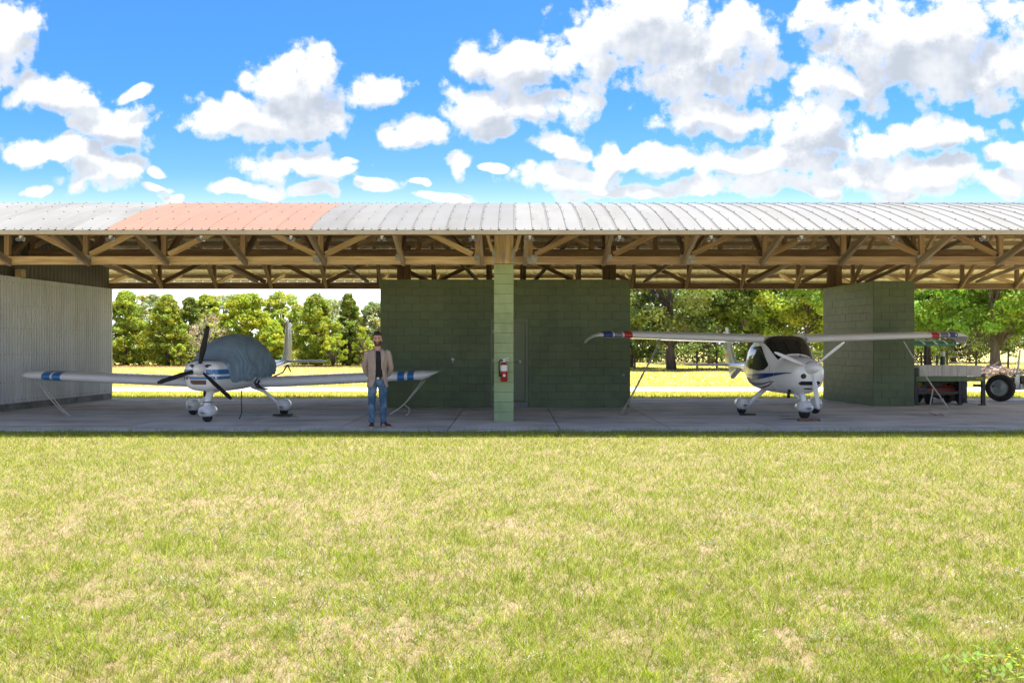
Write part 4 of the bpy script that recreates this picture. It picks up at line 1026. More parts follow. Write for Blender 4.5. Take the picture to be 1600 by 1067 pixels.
mb = MB(); mb.tube([(-0.02,-0.02,0.43),(-0.07,-0.03,0.445),(-0.10,-0.03,0.40),(-0.105,-0.03,0.28),(-0.095,-0.03,0.19)],0.013,8); mb.tube([(-0.095,-0.03,0.20),(-0.085,-0.035,0.10)],[0.012,0.024],8); mb.build('hose','black',ex,True)
mb = MB(); mb.box((0,0.086,0.25),(0.05,0.03,0.30)); mb.box((0,0.03,0.30),(0.148,0.148,0.012)); mb.build('bracket','metal',ex)
# small twin floodlights under the eave
def floodlight():
    t = thing('floodlight', '', 'lamp', (0,0,0), 0, 'small white floodlights under the front eave')
    mb = MB(); mb.box((0,0,0.085),(0.05,0.05,0.05)); mb.box((0,0,0.045),(0.13,0.055,0.032)); mb.build('mount','white_paint',t)
    for s in (-1,1):
        mb = MB(); mm = Matrix.Translation((s*0.042,-0.015,0.02))@Matrix.Rotation(R(75),4,'X')@Matrix.Rotation(R(s*12),4,'Y'); mb.lathe([(0,-0.035),(0.022,-0.035),(0.030,0.0),(0.036,0.035),(0.03,0.036),(0.0,0.028)],12,mm); mb.build('lamp_head','metal',t,True,sharp=40)
    return t
FLN = ['above the low aeroplane propeller','above the storage room left end','just left of the pillar top','just right of the pillar top','above the storage room right end','above the left wing of the high aeroplane','above the high aeroplane windscreen','above the block wall','above the machinery bench','left of the propeller above the corrugated wall end','above the blue cover','at the left end of the roof']
fl0 = floodlight()
lamps = [(33,'hung under the eave above the corrugated wall, leftmost of the row'),(173,'hung under the left edge of the pink roof panels'),(315,'hung under the eave above the black propeller'),(455,'hung under the right part of the pink roof panels'),(597,'hung under the eave above the standing man'),(739,'hung just left of the post above the pillar'),(828,'hung just right of the post above the pillar'),(968,'hung above the right end of the storage room'),(1111,'hung above the left wing of the high winged aeroplane'),(1252,'hung above the windscreen of the high winged aeroplane'),(1395,'hung above the right block wall'),(1537,'hung above the machinery, rightmost of the row')]
for i, (px, lab) in enumerate(lamps):
    o = fl0 if i == 0 else dup(fl0)
    o.location = P(px, 376.5, 16.22); o['label'] = 'small white floodlight '+lab

# ================================================================== the standing man
def person():
    s = 667; Y = GY(667)
    t = thing('person', 'man standing in beige blazer, black shirt and blue jeans, hands behind back', 'person', (P(590,667,Y).x, Y, 0.0), R(5))
    def ell(c, rx, ry, n=20, e=2.0, tilt=0): 
        k = lambda v: math.copysign(abs(v)**(2/e), v)
        return [Vector((c[0]+k(math.cos(a))*rx, c[1]+k(math.sin(a))*ry, c[2]+tilt*math.sin(a)*ry)) for a in [2*math.pi*j/n for j in range(n)]]
    # body, grown as one surface (overlapping limbs fused by a voxel remesh)
    B = MB()
    def limb(pts, rad): B.tube(pts, rad, 12)
    B.loft([ell((0,0.0,z),rx,ry) for z,rx,ry in ((0.84,.155,.10),(0.95,.16,.105),(1.08,.145,.10),(1.22,.165,.11),(1.36,.18,.11),(1.44,.17,.095),(1.50,.08,.07),(1.53,.058,.06))])
    limb([(0,0.005,1.48),(0,0.0,1.60)],[0.064,0.058])
    hz = [(1.555,.030,.032,-.045),(1.565,.048,.055,-.030),(1.59,.063,.078,-.015),(1.63,.072,.090,-.006),(1.68,.078,.097,0.0),(1.73,.079,.099,.003),(1.77,.072,.090,.006),(1.80,.050,.062,.008),(1.813,.015,.02,.008)]
    B.loft([ell((0,y,z),rx,ry,20) for z,rx,ry,y in hz])
    B.loft([[Vector((x*0.012,-0.093-0.002+yo,z)) for x in (-1,0,1)]+[Vector((0.0,-0.07,z))] for z,yo in ((1.695,0.004),(1.665,-0.010),(1.645,-0.022),(1.634,-0.006))])
    for sg in (-1,1):
        B.loft([ell((sg*0.082,0.01,z),r,0.02,8) for z,r in ((1.63,.004),(1.645,.011),(1.675,.014),(1.695,.006))])
        limb([(sg*0.088,0,0.90),(sg*0.10,-0.01,0.70),(sg*0.103,-0.005,0.50),(sg*0.105,0.01,0.32),(sg*0.108,0.02,0.10)],[0.088,0.075,0.055,0.052,0.036])
        limb([(sg*0.108,0.05,0.05),(sg*0.115,-0.04,0.045),(sg*0.125,-0.13,0.03)],[0.036,0.036,0.026])
        limb([(sg*0.165,0.0,1.43),(sg*0.215,0.02,1.36),(sg*0.245,0.06,1.13)],[0.055,0.052,0.040])
        limb([(sg*0.245,0.06,1.13),(sg*0.15,0.15,0.99),(sg*0.055,0.185,0.93)],[0.040,0.034,0.026])
        h = Vector((sg*0.03,0.19,0.915)); d = Vector((-sg*0.75,0.10,-0.45)).normalized(); up = Vector((0,0.2,1)); sd = d.cross(Vector((0,1,0))).normalized()
        limb([h-d*0.03,h+d*0.055],[0.028,0.036])
        for q, L in ((-1.5,.060),(-.5,.072),(.5,.070),(1.5,.054)):
            b = h+d*0.055+sd*q*0.019; limb([b-d*0.02, b+d*L*.5+Vector((0,.006,0)), b+d*L+Vector((0,-.012,0))],[0.0095,0.009,0.0075])
        b = h+sd*0.03; limb([b, b+d*0.03+sd*0.02, b+d*0.06+sd*0.022],[0.012,0.010,0.008])
    body = B.build('body','skin',t,True)
    rm = body.modifiers.new('fuse','REMESH'); rm.mode = 'VOXEL'; rm.voxel_size = 0.008; rm.use_smooth_shade = True
    sm = body.modifiers.new('smooth','SMOOTH'); sm.factor = 0.5; sm.iterations = 2
    # face
    for sg in (-1,1):
        mb = MB(); mb.loft([ell((sg*0.031,-0.0935+abs(k)*.004,1.69+k*0.006),0.014*(1-abs(k)*.5),0.005,10) for k in (-1,0,1)]); mb.build('eye','black',t,True)
        mb = MB(); mb.tube([(sg*0.013,-0.099,1.708),(sg*0.032,-0.098,1.715),(sg*0.052,-0.086,1.708)],[.005,.006,.003],6); mb.build('eyebrow','hair',t,True)
    mb = MB(); mb.tube([(-.024,-.098,1.606),(-0.008,-.103,1.609),(0.008,-.103,1.609),(.024,-.098,1.606)],[.003,.007,.007,.003],6); mb.build('lips','skin',t,True)
    # beard hugs jaw and cheeks
    mb = MB(); rings = []
    for z,rx,ry,y in ((1.553,.034,.036,-.047),(1.572,.055,.064,-.029),(1.59,.066,.0815,-.0155),(1.61,.0705,.088,-.010),(1.632,.0745,.0915,-.006),(1.66,.0775,.096,-.002)):
        a0 = math.pi*1.0; rings.append([Vector((math.cos(a)*rx, y+math.sin(a)*ry, z-(0.02*(1-abs(math.cos(a))) if z > 1.62 else 0))) for a in np.linspace(math.pi*0.98, math.pi*2.02, 22)])
    mb.loft(rings,cap=False,closed=False); mb.build('beard','beard',t,True)
    mb = MB(); rings = []
    for z,rx,ry,y,f in ((1.665,.082,.085,.02,0.0),(1.70,.084,.088,.018,0),(1.742,.084,.096,.014,0),(1.766,.082,.100,.004,1),(1.80,.068,.085,.004,1),(1.825,.045,.06,.004,1),(1.835,.015,.02,.004,1)):
        rings.append([Vector((math.cos(a)*rx*(1+.03*math.sin(7*a+40*z)), y+math.sin(a)*ry*(1+.03*math.sin(9*a)) if (f or math.sin(a) > 0) else y+math.sin(a)*0.02, z+.004*math.sin(5*a))) for a in [2*math.pi*j/28 for j in range(28)]])
    mb.loft(rings); mb.build('hair','hair',t,True)
    # clothes
    mb = MB(); mb.loft([ell((0,0,z),rx,ry) for z,rx,ry in ((0.90,.168,.118),(1.08,.156,.112),(1.22,.172,.12),(1.36,.182,.118),(1.44,.150,.098),(1.475,.098,.080),(1.495,.070,.068))],cap=False); mb.build('tshirt','tshirt',t,True)
    J = MB(); crease = lambda z, a: 0.004*math.sin(34*z+3*a)
    J.loft([ell((0,0.0,z),rx,ry,24) for z,rx,ry in ((0.80,.165,.112),(0.88,.172,.12),(0.945,.168,.118),(0.96,.166,.116))])
    for sg in (-1,1):
        pts = [(sg*0.082,0,0.90),(sg*0.095,-0.005,0.80),(sg*0.103,-0.012,0.68),(sg*0.106,-0.008,0.54),(sg*0.108,0.0,0.46),(sg*0.108,0.008,0.36),(sg*0.11,0.014,0.24),(sg*0.111,0.016,0.15),(sg*0.112,0.014,0.11),(sg*0.112,0.012,0.085)]
        J.tube(pts,[0.095,0.094,0.086,0.074,0.069,0.070,0.064,0.058,0.061,0.060],16)
    jn = J.build('jeans','jeans',t,True); rm = jn.modifiers.new('fuse','REMESH'); rm.mode='VOXEL'; rm.voxel_size = 0.009; rm.use_smooth_shade = True
    tx = bpy.data.textures.new('folds','CLOUDS'); tx.noise_scale = 0.055; dm = jn.modifiers.new('folds','DISPLACE'); dm.texture = tx; dm.strength = 0.018; dm.mid_level = 0.5; dm.texture_coords = 'LOCAL'
    mb = MB(); mb.loft([ell((0,0,z),.1745,.1255,24) for z in (0.925,0.96)],cap=False); mb.build('belt','shoe',t,True)
    mb = MB(); mb.box((0.015,-0.128,0.943),(0.045,0.006,0.032)); mb.build('buckle','metal',t)
    # blazer: a shell open at the front, hem curving away
    rings = []; zs = np.linspace(0.765, 1.50, 26)
    for z in zs:
        rx = float(np.interp(z,[.765,.90,1.08,1.22,1.36,1.43,1.47,1.50],[.200,.186,.168,.184,.200,.190,.146,.085]))
        ry = float(np.interp(z,[.765,.90,1.08,1.22,1.36,1.43,1.50],[.145,.140,.132,.138,.138,.118,.085]))
        gl = float(np.interp(z,[.765,.80,.86,.94,1.06,1.2,1.35,1.45,1.50],[-.105,-.080,-.055,-.036,-.026,-.024,-.032,-.045,-.048]))   # left edge of the opening
        gr = float(np.interp(z,[.765,.80,.86,.94,1.06,1.2,1.35,1.45,1.50],[.165,.155,.135,.112,.095,.080,.072,.062,.052]))
        a0 = -math.acos(max(-1,min(1,gr/rx))); a1 = -math.acos(max(-1,min(1,gl/rx)))
        r = []
        for q in np.linspace(0,1,40):
            a = a0+(2*math.pi+a1-a0)*q
            w = 1+0.012*math.sin(6*a+18*z)+0.008*math.sin(11*a-30*z)
            r.append(Vector((math.cos(a)*rx*w, math.sin(a)*ry*w-0.006, z)))
        rings.append(r)
    mb = MB(); mb.loft(rings,cap=False,closed=False); jk = mb.build('blazer','jacket',t,True); so_ = jk.modifiers.new('cloth','SOLIDIFY'); so_.thickness = 0.010; so_.offset = 0
    for sg in (-1,1):
        mb = MB(); pts = [(sg*0.150,0.0,1.455),(sg*0.195,0.0,1.425),(sg*0.212,0.015,1.35),(sg*0.230,0.035,1.25),(sg*0.246,0.060,1.16),(sg*0.240,0.085,1.10),(sg*0.205,0.13,1.03),(sg*0.15,0.165,0.975),(sg*0.08,0.19,0.945)]
        mb.tube(pts,[0.048,0.064,0.064,0.060,0.057,0.056,0.052,0.049,0.044],16); sl_ = mb.build('sleeve','jacket',t,True)
        dm = sl_.modifiers.new('folds','DISPLACE'); dm.texture = tx; dm.strength = 0.02; dm.texture_coords = 'LOCAL'
        # lapel
        xi = -0.028 if sg < 0 else 0.078
        mb = MB(); mb.add([(xi-(-sg)*0.0,-0.146,1.10),(xi+sg*0.062,-0.139,1.34),(xi+sg*0.045,-0.132,1.37),(xi+sg*0.058,-0.118,1.42),(xi+sg*0.022,-0.085,1.49),(xi-sg*0.004,-0.105,1.45),(xi-sg*0.003,-0.140,1.30)],[(0,1,2,3,4,5,6)])
        lp = mb.build('lapel','jacket',t); sd_ = lp.modifiers.new('cloth','SOLIDIFY'); sd_.thickness = 0.008
        mb = MB(); mb.box((sg*0.125+(0.01 if sg>0 else -0.0),-0.128,0.945),(0.105,0.012,0.045),mtx=Matrix.Rotation(R(-sg*-30)*1,3,'Z')@Matrix.Rotation(R(sg*6),3,'Y')); mb.build('pocket_flap','jacket',t)
    mb = MB(); 
    for z in (1.075,0.965): mb.lathe([(0,0),(0.010,0),(0.009,0.004),(0,0.005)],10,on_y((-0.032,-0.142,z)))
    mb.build('buttons','shoe',t)
    # shoes: his right points at us, his left turned out
    for cx, rot in ((-0.112, 0), (0.118, 42)):
        q = MB(); q.loft([[Vector((x*w, y, zz)) for x, zz in ((-1,.022),(-1,.05),(-.72,h),(.0,h+.012),(.72,h),(1,.05),(1,.022))] for y, w, h in ((.075,.026,.085),(.05,.040,.105),(0,.042,.105),(-.05,.044,.082),(-.11,.050,.066),(-.16,.046,.056),(-.195,.026,.042))])
        sh = q.build('shoe','shoe',t,True,sharp=60); sh.location = (cx,0.0,0); sh.rotation_euler = (0,0,R(rot))
        q = MB(); q.loft([[Vector((x*(w+.004), y, z)) for x in (-1,1) ] for z in (0.001,) for y, w in ((.08,.026),)]*1+[[Vector((-.001,0,0.001)),Vector((.001,0,0.001))]],cap=False,closed=False) if False else None
        pl = [(-.026,.082),(-.044,.05),(-.044,-.02),(-.054,-.11),(-.048,-.165),(-.026,-.205),(.026,-.205),(.048,-.165),(.054,-.11),(.044,-.02),(.044,.05),(.026,.082)]
        q.loft([[(x,y,0.001) for x,y in pl],[(x,y,0.024) for x,y in pl]]); q.build('sole','sole',sh)
    return t
person()

# ================================================================== machinery at the right
# green steel bench carrying pale boards
bz0, bz1 = 0.76, 1.05
bx0, bx1, bY = P(1429,600,23.6).x, P(1539,600,23.6).x, 23.6
bench = thing('steel_bench', 'green steel bench on black legs carrying upright pale grey boards', 'bench', ((bx0+bx1)/2, bY, 0)); hw_ = (bx1-bx0)/2
for x0, x1 in ((1436,1459),(1459,1472),(1472,1496),(1496,1510),(1510,1533)):
    mb = MB(); a, b = P(x0,0,bY).x-(bx0+bx1)/2+.004, P(x1,0,bY).x-(bx0+bx1)/2-.004; mb.box(((a+b)/2,0.0,(bz0+bz1)/2),(b-a,0.035,bz1-bz0-random.uniform(0,.012))); mb.build('board','board_grey',bench)
for x0, x1 in ((1436,1466),(1466,1502),(1502,1533)):
    mb = MB(); a, b = P(x0,0,bY).x-(bx0+bx1)/2+.004, P(x1,0,bY).x-(bx0+bx1)/2-.004; mb.box(((a+b)/2,0.95,(bz0+bz1)/2),(b-a,0.035,bz1-bz0-0.02)); mb.build('board','board_grey',bench)
mb = MB(); mb.box((0,-0.005,0.69),(hw_*2-.06,0.08,0.125)); mb.box((0,0.95,0.69),(hw_*2-.06,0.08,0.125)); mb.build('side_rail','green_dull',bench)
mb = MB(); mb.box((0,0.475,0.69),(hw_*2-.08,0.86,0.03)); mb.build('deck','dark_steel',bench)
for x, y in ((hw_-.05,0.0),(hw_-.05,0.95),(-hw_+.04,0.0),(-hw_+.04,0.95),(hw_-.66,0.02)):
    tall = 0.80 if x > hw_-.1 else (0.98 if x < 0 else 0.69)
    mb = MB(); mb.box((x,y,tall/2+0.005),(0.085 if abs(x) > hw_-.1 else 0.07,0.08,tall-.012)); mb.box((x-.03,y,0.012),(0.16,0.12,0.02)); mb.build('leg','dark_steel',bench)
mb = MB(); mb.box((-0.25,0.02,0.33),(hw_*1.45,0.06,0.07)); mb.box((0.40,0.3,0.42),(0.10,0.5,0.46)); mb.tube([(0.1,0.2,0.60),(0.35,0.15,0.50),(0.55,0.2,0.56)],0.025,8); mb.tube([(-0.9,0.1,0.62),(-0.3,0.1,0.64),(0.3,0.1,0.60)],0.03,8); mb.build('cross_brace','dark_steel',bench)
mb = MB(); mb.box((hw_-.17,-0.047,0.705),(0.17,0.004,0.035)); mb.build('yellow_decal','yellow_paint',bench)
# rusty red mower body under the bench
mw = thing('red_mower', 'rusty red mower with dark wheels parked under the green bench', 'mower', (P(1470,0,24.2).x, 24.25, 0))
mb = MB(); mb.loft([[(-.50,-.3,z0),(.42,-.3,z0),(.42,.35,z0),(-.50,.35,z0)] for z0 in (0.24,0.30)]); mb.loft([[(-.48*k,-.28*k,z),(.40*k,-.28*k,z),(.40*k,.33*k,z),(-.48*k,.33*k,z)] for z,k in ((0.305,1),(0.42,.92),(0.52,.6),(0.56,.4))]); mb.build('body','red_paint',mw)
mb = MB(); mb.box((-.25,-.15,0.55),(.36,.3,.14)); mb.lathe([(0,.0),(.09,0),(.09,.1),(.05,.13),(0,.13)],14,Matrix.Translation((-.25,-.15,.62))); mb.tube([(0.1,-.2,.5),(0.3,-.1,.6),(0.38,.1,.62)],.02,8); mb.build('engine','dark_steel',mw)
for x in (-.44,.40):
    for y in (-.30,.36): mb = tyre_mb(x,y,.17,.12); mb.build('wheel','rubber',mw,True,sharp=50)
# green tractor with a canopy
tr = thing('tractor', 'green tractor with ribbed green canopy half hidden behind the block wall', 'tractor', (P(1450,0,25.9).x, 25.9, 0))
cx0, cx1 = -1.05, 0.55
mb = MB(); mb.loft([[(cx0+k,-.55+k*.4,z),(cx1-k,-.55+k*.4,z),(cx1-k,.75-k*.4,z),(cx0+k,.75-k*.4,z)] for z,k in ((1.555,0.0),(1.615,0.0),(1.68,.18),(1.70,.4))]); can = mb.build('canopy','canopy_green',tr)
for x in (-.72,-.36,-.02,.28):
    mb = MB(); mb.loft([[(x-.03,-.57,1.60),(x+.03,-.57,1.60),(x+.03,-.56,1.625),(x-.03,-.56,1.625)],[(x-.07,-.44,1.70),(x-.01,-.44,1.70),(x-.01,-.43,1.715),(x-.07,-.43,1.715)],[(x-.07,.4,1.72),(x-.01,.4,1.72),(x-.01,.41,1.735),(x-.07,.41,1.735)]]); mb.build('canopy_rib','white_paint',can)
mb = MB(); mb.tube([(-.12,-.1,0.7),(-.11,-.1,1.56)],[0.055,.05],8); mb.build('canopy_post','dark_steel',tr)
mb = MB(); mb.tube([(.33,-.2,0.9),(.33,-.2,1.26)],0.075,12); mb.build('exhaust_stack','green_paint',tr); mb = MB(); mb.tube([(.33,-.2,1.262),(.33,-.2,1.40)],0.05,12); mb.build('stack_cap','white_paint',tr)
mb = MB(); mb.tube([(.16,-.2,0.9),(.17,-.2,1.28)],0.03,8); mb.build('lever','green_paint',tr)
mb = MB(); mb.loft([[(-.05,-.25,.42),(.75,-.22,.45),(.75,.30,.45),(-.05,.33,.42)],[(-.05,-.25,.86),(.70,-.2,.80),(.70,.28,.80),(-.05,.33,.86)],[(-.05,-.15,.93),(.6,-.12,.86),(.6,.2,.86),(-.05,.23,.93)]]); mb.build('bonnet','green_paint',tr)
mb = MB(); mb.loft([[(-.75,-.2,.62),(-.30,-.2,.62),(-.30,.28,.62),(-.75,.28,.62)],[(-.78,-.2,.74),(-.32,-.2,.72),(-.32,.28,.72),(-.78,.28,.74)]]); mb.box((-.80,.04,.93),(.09,.46,.38)); mb.build('seat','black',tr)
mb = MB(); mb.box((-.1,.04,.40),(1.5,.42,.14)); mb.build('chassis','dark_steel',tr)
for x, y, r, w in ((-.62,-.5,.42,.24),(-.62,.58,.42,.24),(.58,-.42,.27,.16),(.58,.5,.27,.16)):
    mm = Matrix.Translation((x,y,r))@Matrix.Rotation(R(90),4,'X'); mb = MB(); mb.lathe([(r*.5,-w/2),(r*.88,-w/2),(r,-w*.25),(r,w*.25),(r*.88,w/2),(r*.5,w/2)],24,mm,False); wh = mb.build('wheel','rubber',tr,True,sharp=45)
    mb = MB(); mb.lathe([(0,-w*.3),(r*.5,-w*.42),(r*.5,w*.42),(0,w*.3)],18,mm); mb.build('rim','yellow_paint',wh)
# machine with the large tyre at the right edge
WY = 25.2; mch = thing('wheeled_machine', 'dark wheeled machine with large black tyre, grey hub and upright pole at the right edge', 'machine', (P(1590,0,WY).x, WY, 0))
ox = P(1563,0,WY).x-P(1590,0,WY).x
def bigwheel(x, y, r, w, rot, n=36):
    mm = Matrix.Translation((x,y,r))@Matrix.Rotation(R(rot),4,'Z')@Matrix.Rotation(R(90),4,'X')
    mb = MB(); mb.lathe([(r*.60,-w*.42),(r*.66,-w/2),(r*.86,-w/2),(r*.96,-w*.38),(r,-w*.15),(r,w*.15),(r*.96,w*.38),(r*.86,w/2),(r*.66,w/2),(r*.60,w*.42)],n,mm,False); wl_ = mb.build('wheel','rubber',mch,True,sharp=50)
    mb = MB(); mb.lathe([(0,w*.34),(r*.10,w*.36),(r*.14,w*.30),(r*.5,w*.22),(r*.58,w*.40),(r*.605,w*.42),(r*.605,-w*.42),(0,-w*.3)],n,mm); rm_ = mb.build('rim','hub_grey',wl_,True,sharp=40)
    mb = MB()
    for k in range(6):
        a = k*math.pi/3; mb.lathe([(0,w*.25),(r*.035,w*.25),(r*.035,w*.34),(0,w*.34)],8,mm@Matrix.Translation((r*.28*math.cos(a),r*.28*math.sin(a),0)))
    mb.build('wheel_nuts','metal',rm_)
bigwheel(ox, 0, 0.38, 0.24, -42)
bigwheel(ox+1.0, -1.2, 0.30, 0.22, -42)
mb = MB(); mb.box((0.25,0.3,0.45),(0.9,0.5,0.16)); mb.tube([(ox+.1,0.05,.40),(0.1,.15,.42),(0.6,-.6,.36)],.045,10); mb.box((-.05,.05,.50),(.24,.28,.34)); mb.box((.16,0,.62),(.3,.3,.2)); mb.build('frame','dark_steel',mch)
mb = MB(); mb.box((-.10,-.16,.56),(.11,.05,.40)); mb.box((.04,-.18,.42),(.16,.06,.16)); mb.tube([(-.16,-.1,.78),(-.02,-.14,.74),(.12,-.12,.80)],.03,8); mb.tube([(-.22,-.1,.74),(-.12,-.1,.76)],.05,8); mb.lathe([(0,0),(.06,0),(.06,.1),(0,.1)],14,Matrix.Translation((.10,-.15,.50))@Matrix.Rotation(R(90),4,'X')); mb.tube([(0.02,-.2,.5),(.08,-.22,.36),(.2,-.2,.3)],.014,6); mb.build('gearbox','metal',mch)
mb = MB(); mb.tube([(-.03,-.05,.76),(.045,-.05,1.46)],[.030,.024],8); mb.build('upright_pole','white_paint',mch)
mb = MB(); mb.tube([(-.55,.05,.42),(-1.1,.3,.44)],.035,8); mb.build('drawbar','dark_steel',mch)

# ================================================================== beyond the shelter: fence, heap, trees
FY = 64.0
fence = thing('wire_fence', 'low dark wooden post and wire fence running behind the oaks', 'fence', (0, FY, -0.06))
for px in (905,950,992,1042,1089,1120,1165,1215,1262,1440,1480,1525,1575,1620):
    x = (px-800)*FY/F; mb = MB(); h = random.uniform(1.2,1.45); mb.tube([(x,0,0),(x+random.uniform(-.04,.04),0,h)],[0.075,0.065],7); mb.build('post','dark_steel' if False else 'bark',fence)
for z in (0.45,0.85,1.2):
    mb = MB(); mb.tube([(4,0,z),(20,0.02,z-.02),(40,0,z)],0.014,4); mb.build('wire','dark_steel',fence)
hp = MB()
for i in range(150):
    c = Vector((random.gauss(0,.85), random.gauss(0,.5), 0)); c.z = max(0.05, 0.62*math.exp(-(c.x/0.8)**2)*random.random()+.04); s = random.uniform(.05,.17)
    hp.box(c,(s*2,s*1.2,s),mtx=Matrix.Rotation(random.random()*6,3,'Z')@Matrix.Rotation(random.uniform(-.7,.7),3,'X'))
for i in range(60):
    c = Vector((random.gauss(0,.9), random.gauss(0,.4), random.random()*.5)); d = Vector((random.gauss(0,1),random.gauss(0,.6),random.gauss(0,.5))).normalized()*random.uniform(.3,.7); hp.tube([c-d,c+d*.6],.018,4)
o = hp.build('rubble_heap','rubble'); o.location = (P(1552,0,44).x,44,-.06); tag(o,'pinkish heap of rubble and dry branches behind the large tyre','heap')
def strip(name, x0, x1, y0, y1, z, m, seed):
    n = 40; xs_ = np.linspace(x0,x1,n); a = [(x, y0+(fbm(np.array([x*.5]),np.array([seed*1.0]),seed)[0]-.5)*2.2, z) for x in xs_]; b = [(x, y1+(fbm(np.array([x*.5]),np.array([seed+9.]),seed+3)[0]-.5)*2.2, z) for x in xs_]
    mb = MB(); mb.loft([a,b],cap=False,closed=False); return tag(mb.build(name,m),kind='structure')
strip('mulch_bed', -40, -21, 67.0, 76, -.045, 'mulch', 5)
strip('tree_shade_strip', -21, -8, 66.5, 76, -.049, 'painted_shade_dirt', 8)  # dark strip painting in the shade under the left trees
strip('tree_shade_strip', 6, 40, 55.8, 61.5, -.045, 'painted_shade_dirt', 12)  # dark band painting in the shadow below the right oaks

# ---- trees
def tree(name, label, x, y, h, crown_r, kind, tone, seed, trunk_r=0.16, z0=None, nleaf=6000, leaf=0.15, cat='tree', group=None, bark='bark', gap=0.5, clumpr=None, var=0.35):
    rg = np.random.default_rng(seed); rd = random.Random(seed)
    t = thing(name, label, cat, (x, y, -0.06), 0, group)
    z0 = h*0.12 if z0 is None else z0
    # clump centres inside the crown envelope
    nc = 170 if kind != 'shrub' else 45
    C = []
    while len(C) < nc:
        q = rg.random(); zz = z0+(h-z0)*q
        if kind == 'cedar': env = crown_r*(0.55+0.45*min(1,q/0.25))*(1-max(0,(q-0.25)/0.75))**0.62
        elif kind == 'oak': env = crown_r*math.sqrt(max(0.0, 1-((q-0.45)/0.56)**2)) if q < 1 else 0
        elif kind == 'pine': env = crown_r*(0.65 if q < .35 else 1)*math.sqrt(max(0,1-((q-.5)/.52)**2))
        else: env = crown_r*math.sqrt(max(0,1-((q-.4)/.62)**2))
        a = rg.random()*2*math.pi; rr = env*math.sqrt(rg.random()*0.72+0.28*(rg.random()))
        lump = 0.75+0.5*vnoise(np.array([a*1.7+seed]),np.array([q*4.0]),seed)[0]
        C.append((math.cos(a)*rr*lump, math.sin(a)*rr*lump, zz, env))
    C = np.array(C)
    per = nleaf//nc; N = per*nc
    cr = clumpr or crown_r*0.2
    cen = np.repeat(C[:,:3], per, 0); rad = np.repeat(cr*(0.55+0.8*rg.random(nc)), per)
    d = rg.normal(size=(N,3)); d /= np.linalg.norm(d,axis=1)[:,None]
    off = d*(rad*rg.random(N)**0.45)[:,None]; off[:,2] *= 0.62
    pos = cen+off; pos[:,2] = np.maximum(pos[:,2], 0.12)
    nr = off/np.maximum(np.linalg.norm(off,axis=1)[:,None],1e-6)*0.7+rg.normal(size=(N,3))*0.6+np.array([0,0,0.45]); nr /= np.linalg.norm(nr,axis=1)[:,None]
    u = np.cross(nr, rg.normal(size=(N,3))); u /= np.linalg.norm(u,axis=1)[:,None]; v = np.cross(nr,u)
    L = (leaf*(0.55+0.9*rg.random(N)))[:,None]; W = L*(0.42 if kind == 'cedar' else 0.6)
    vs = np.stack([pos-u*L/2, pos+v*W/2, pos+u*L/2, pos-v*W/2],1).reshape(-1,3)
    base = np.array(tone); ct = np.repeat(1-var+2*var*rg.random(nc), per)*(0.8+0.4*rg.random(N))
    hue = np.repeat(rg.normal(0,0.10,nc), per)
    col = base[None]*ct[:,None]; col[:,0] *= 1+hue; col[:,2] *= 1-hue
    cr_o = npmesh('crown', vs, np.arange(4*N).reshape(-1,4), np.repeat(np.clip(col,0.004,0.6),4,0), 'leaf', t)
    mb = MB(); lean = rd.uniform(-.03,.03)*h
    if kind != 'shrub': mb.tube([(0,0,0),(lean*.2,0,h*.10),(lean*.5,0,h*.4),(lean,0,h*.86)],[trunk_r*1.35,trunk_r,trunk_r*.72,trunk_r*.15],9)
    for i in rg.choice(nc, 18 if kind != 'shrub' else 24, replace=False):
        c = C[i]; zb = max(h*0.06, min(c[2]*(0.55 if kind == 'oak' else 0.8), h*.8)) if kind != 'shrub' else 0.05; f = zb/(h*.86)
        p0 = Vector((lean*f, 0, zb)); p1 = Vector(c[:3]); m_ = p0.lerp(p1,.5)+Vector((rd.gauss(0,.1),rd.gauss(0,.1),abs(rd.gauss(0,.25))))
        mb.tube([p0,m_,p1],[trunk_r*(.42 if kind != 'shrub' else .25),trunk_r*.25,trunk_r*.08],5)
    mb.build('trunk' if kind != 'shrub' else 'branches', bark, t, True)
    return t
TX = lambda px, y: (px-800)*y/F
def topz(py, y): return (HZ-py)*y/F+EYE+0.06
OL, YG, DG, LG, PK, GYG = (0.31,0.37,0.045),(0.39,0.47,0.05),(0.18,0.24,0.04),(0.36,0.43,0.09),(0.60,0.46,0.36),(0.36,0.40,0.20)
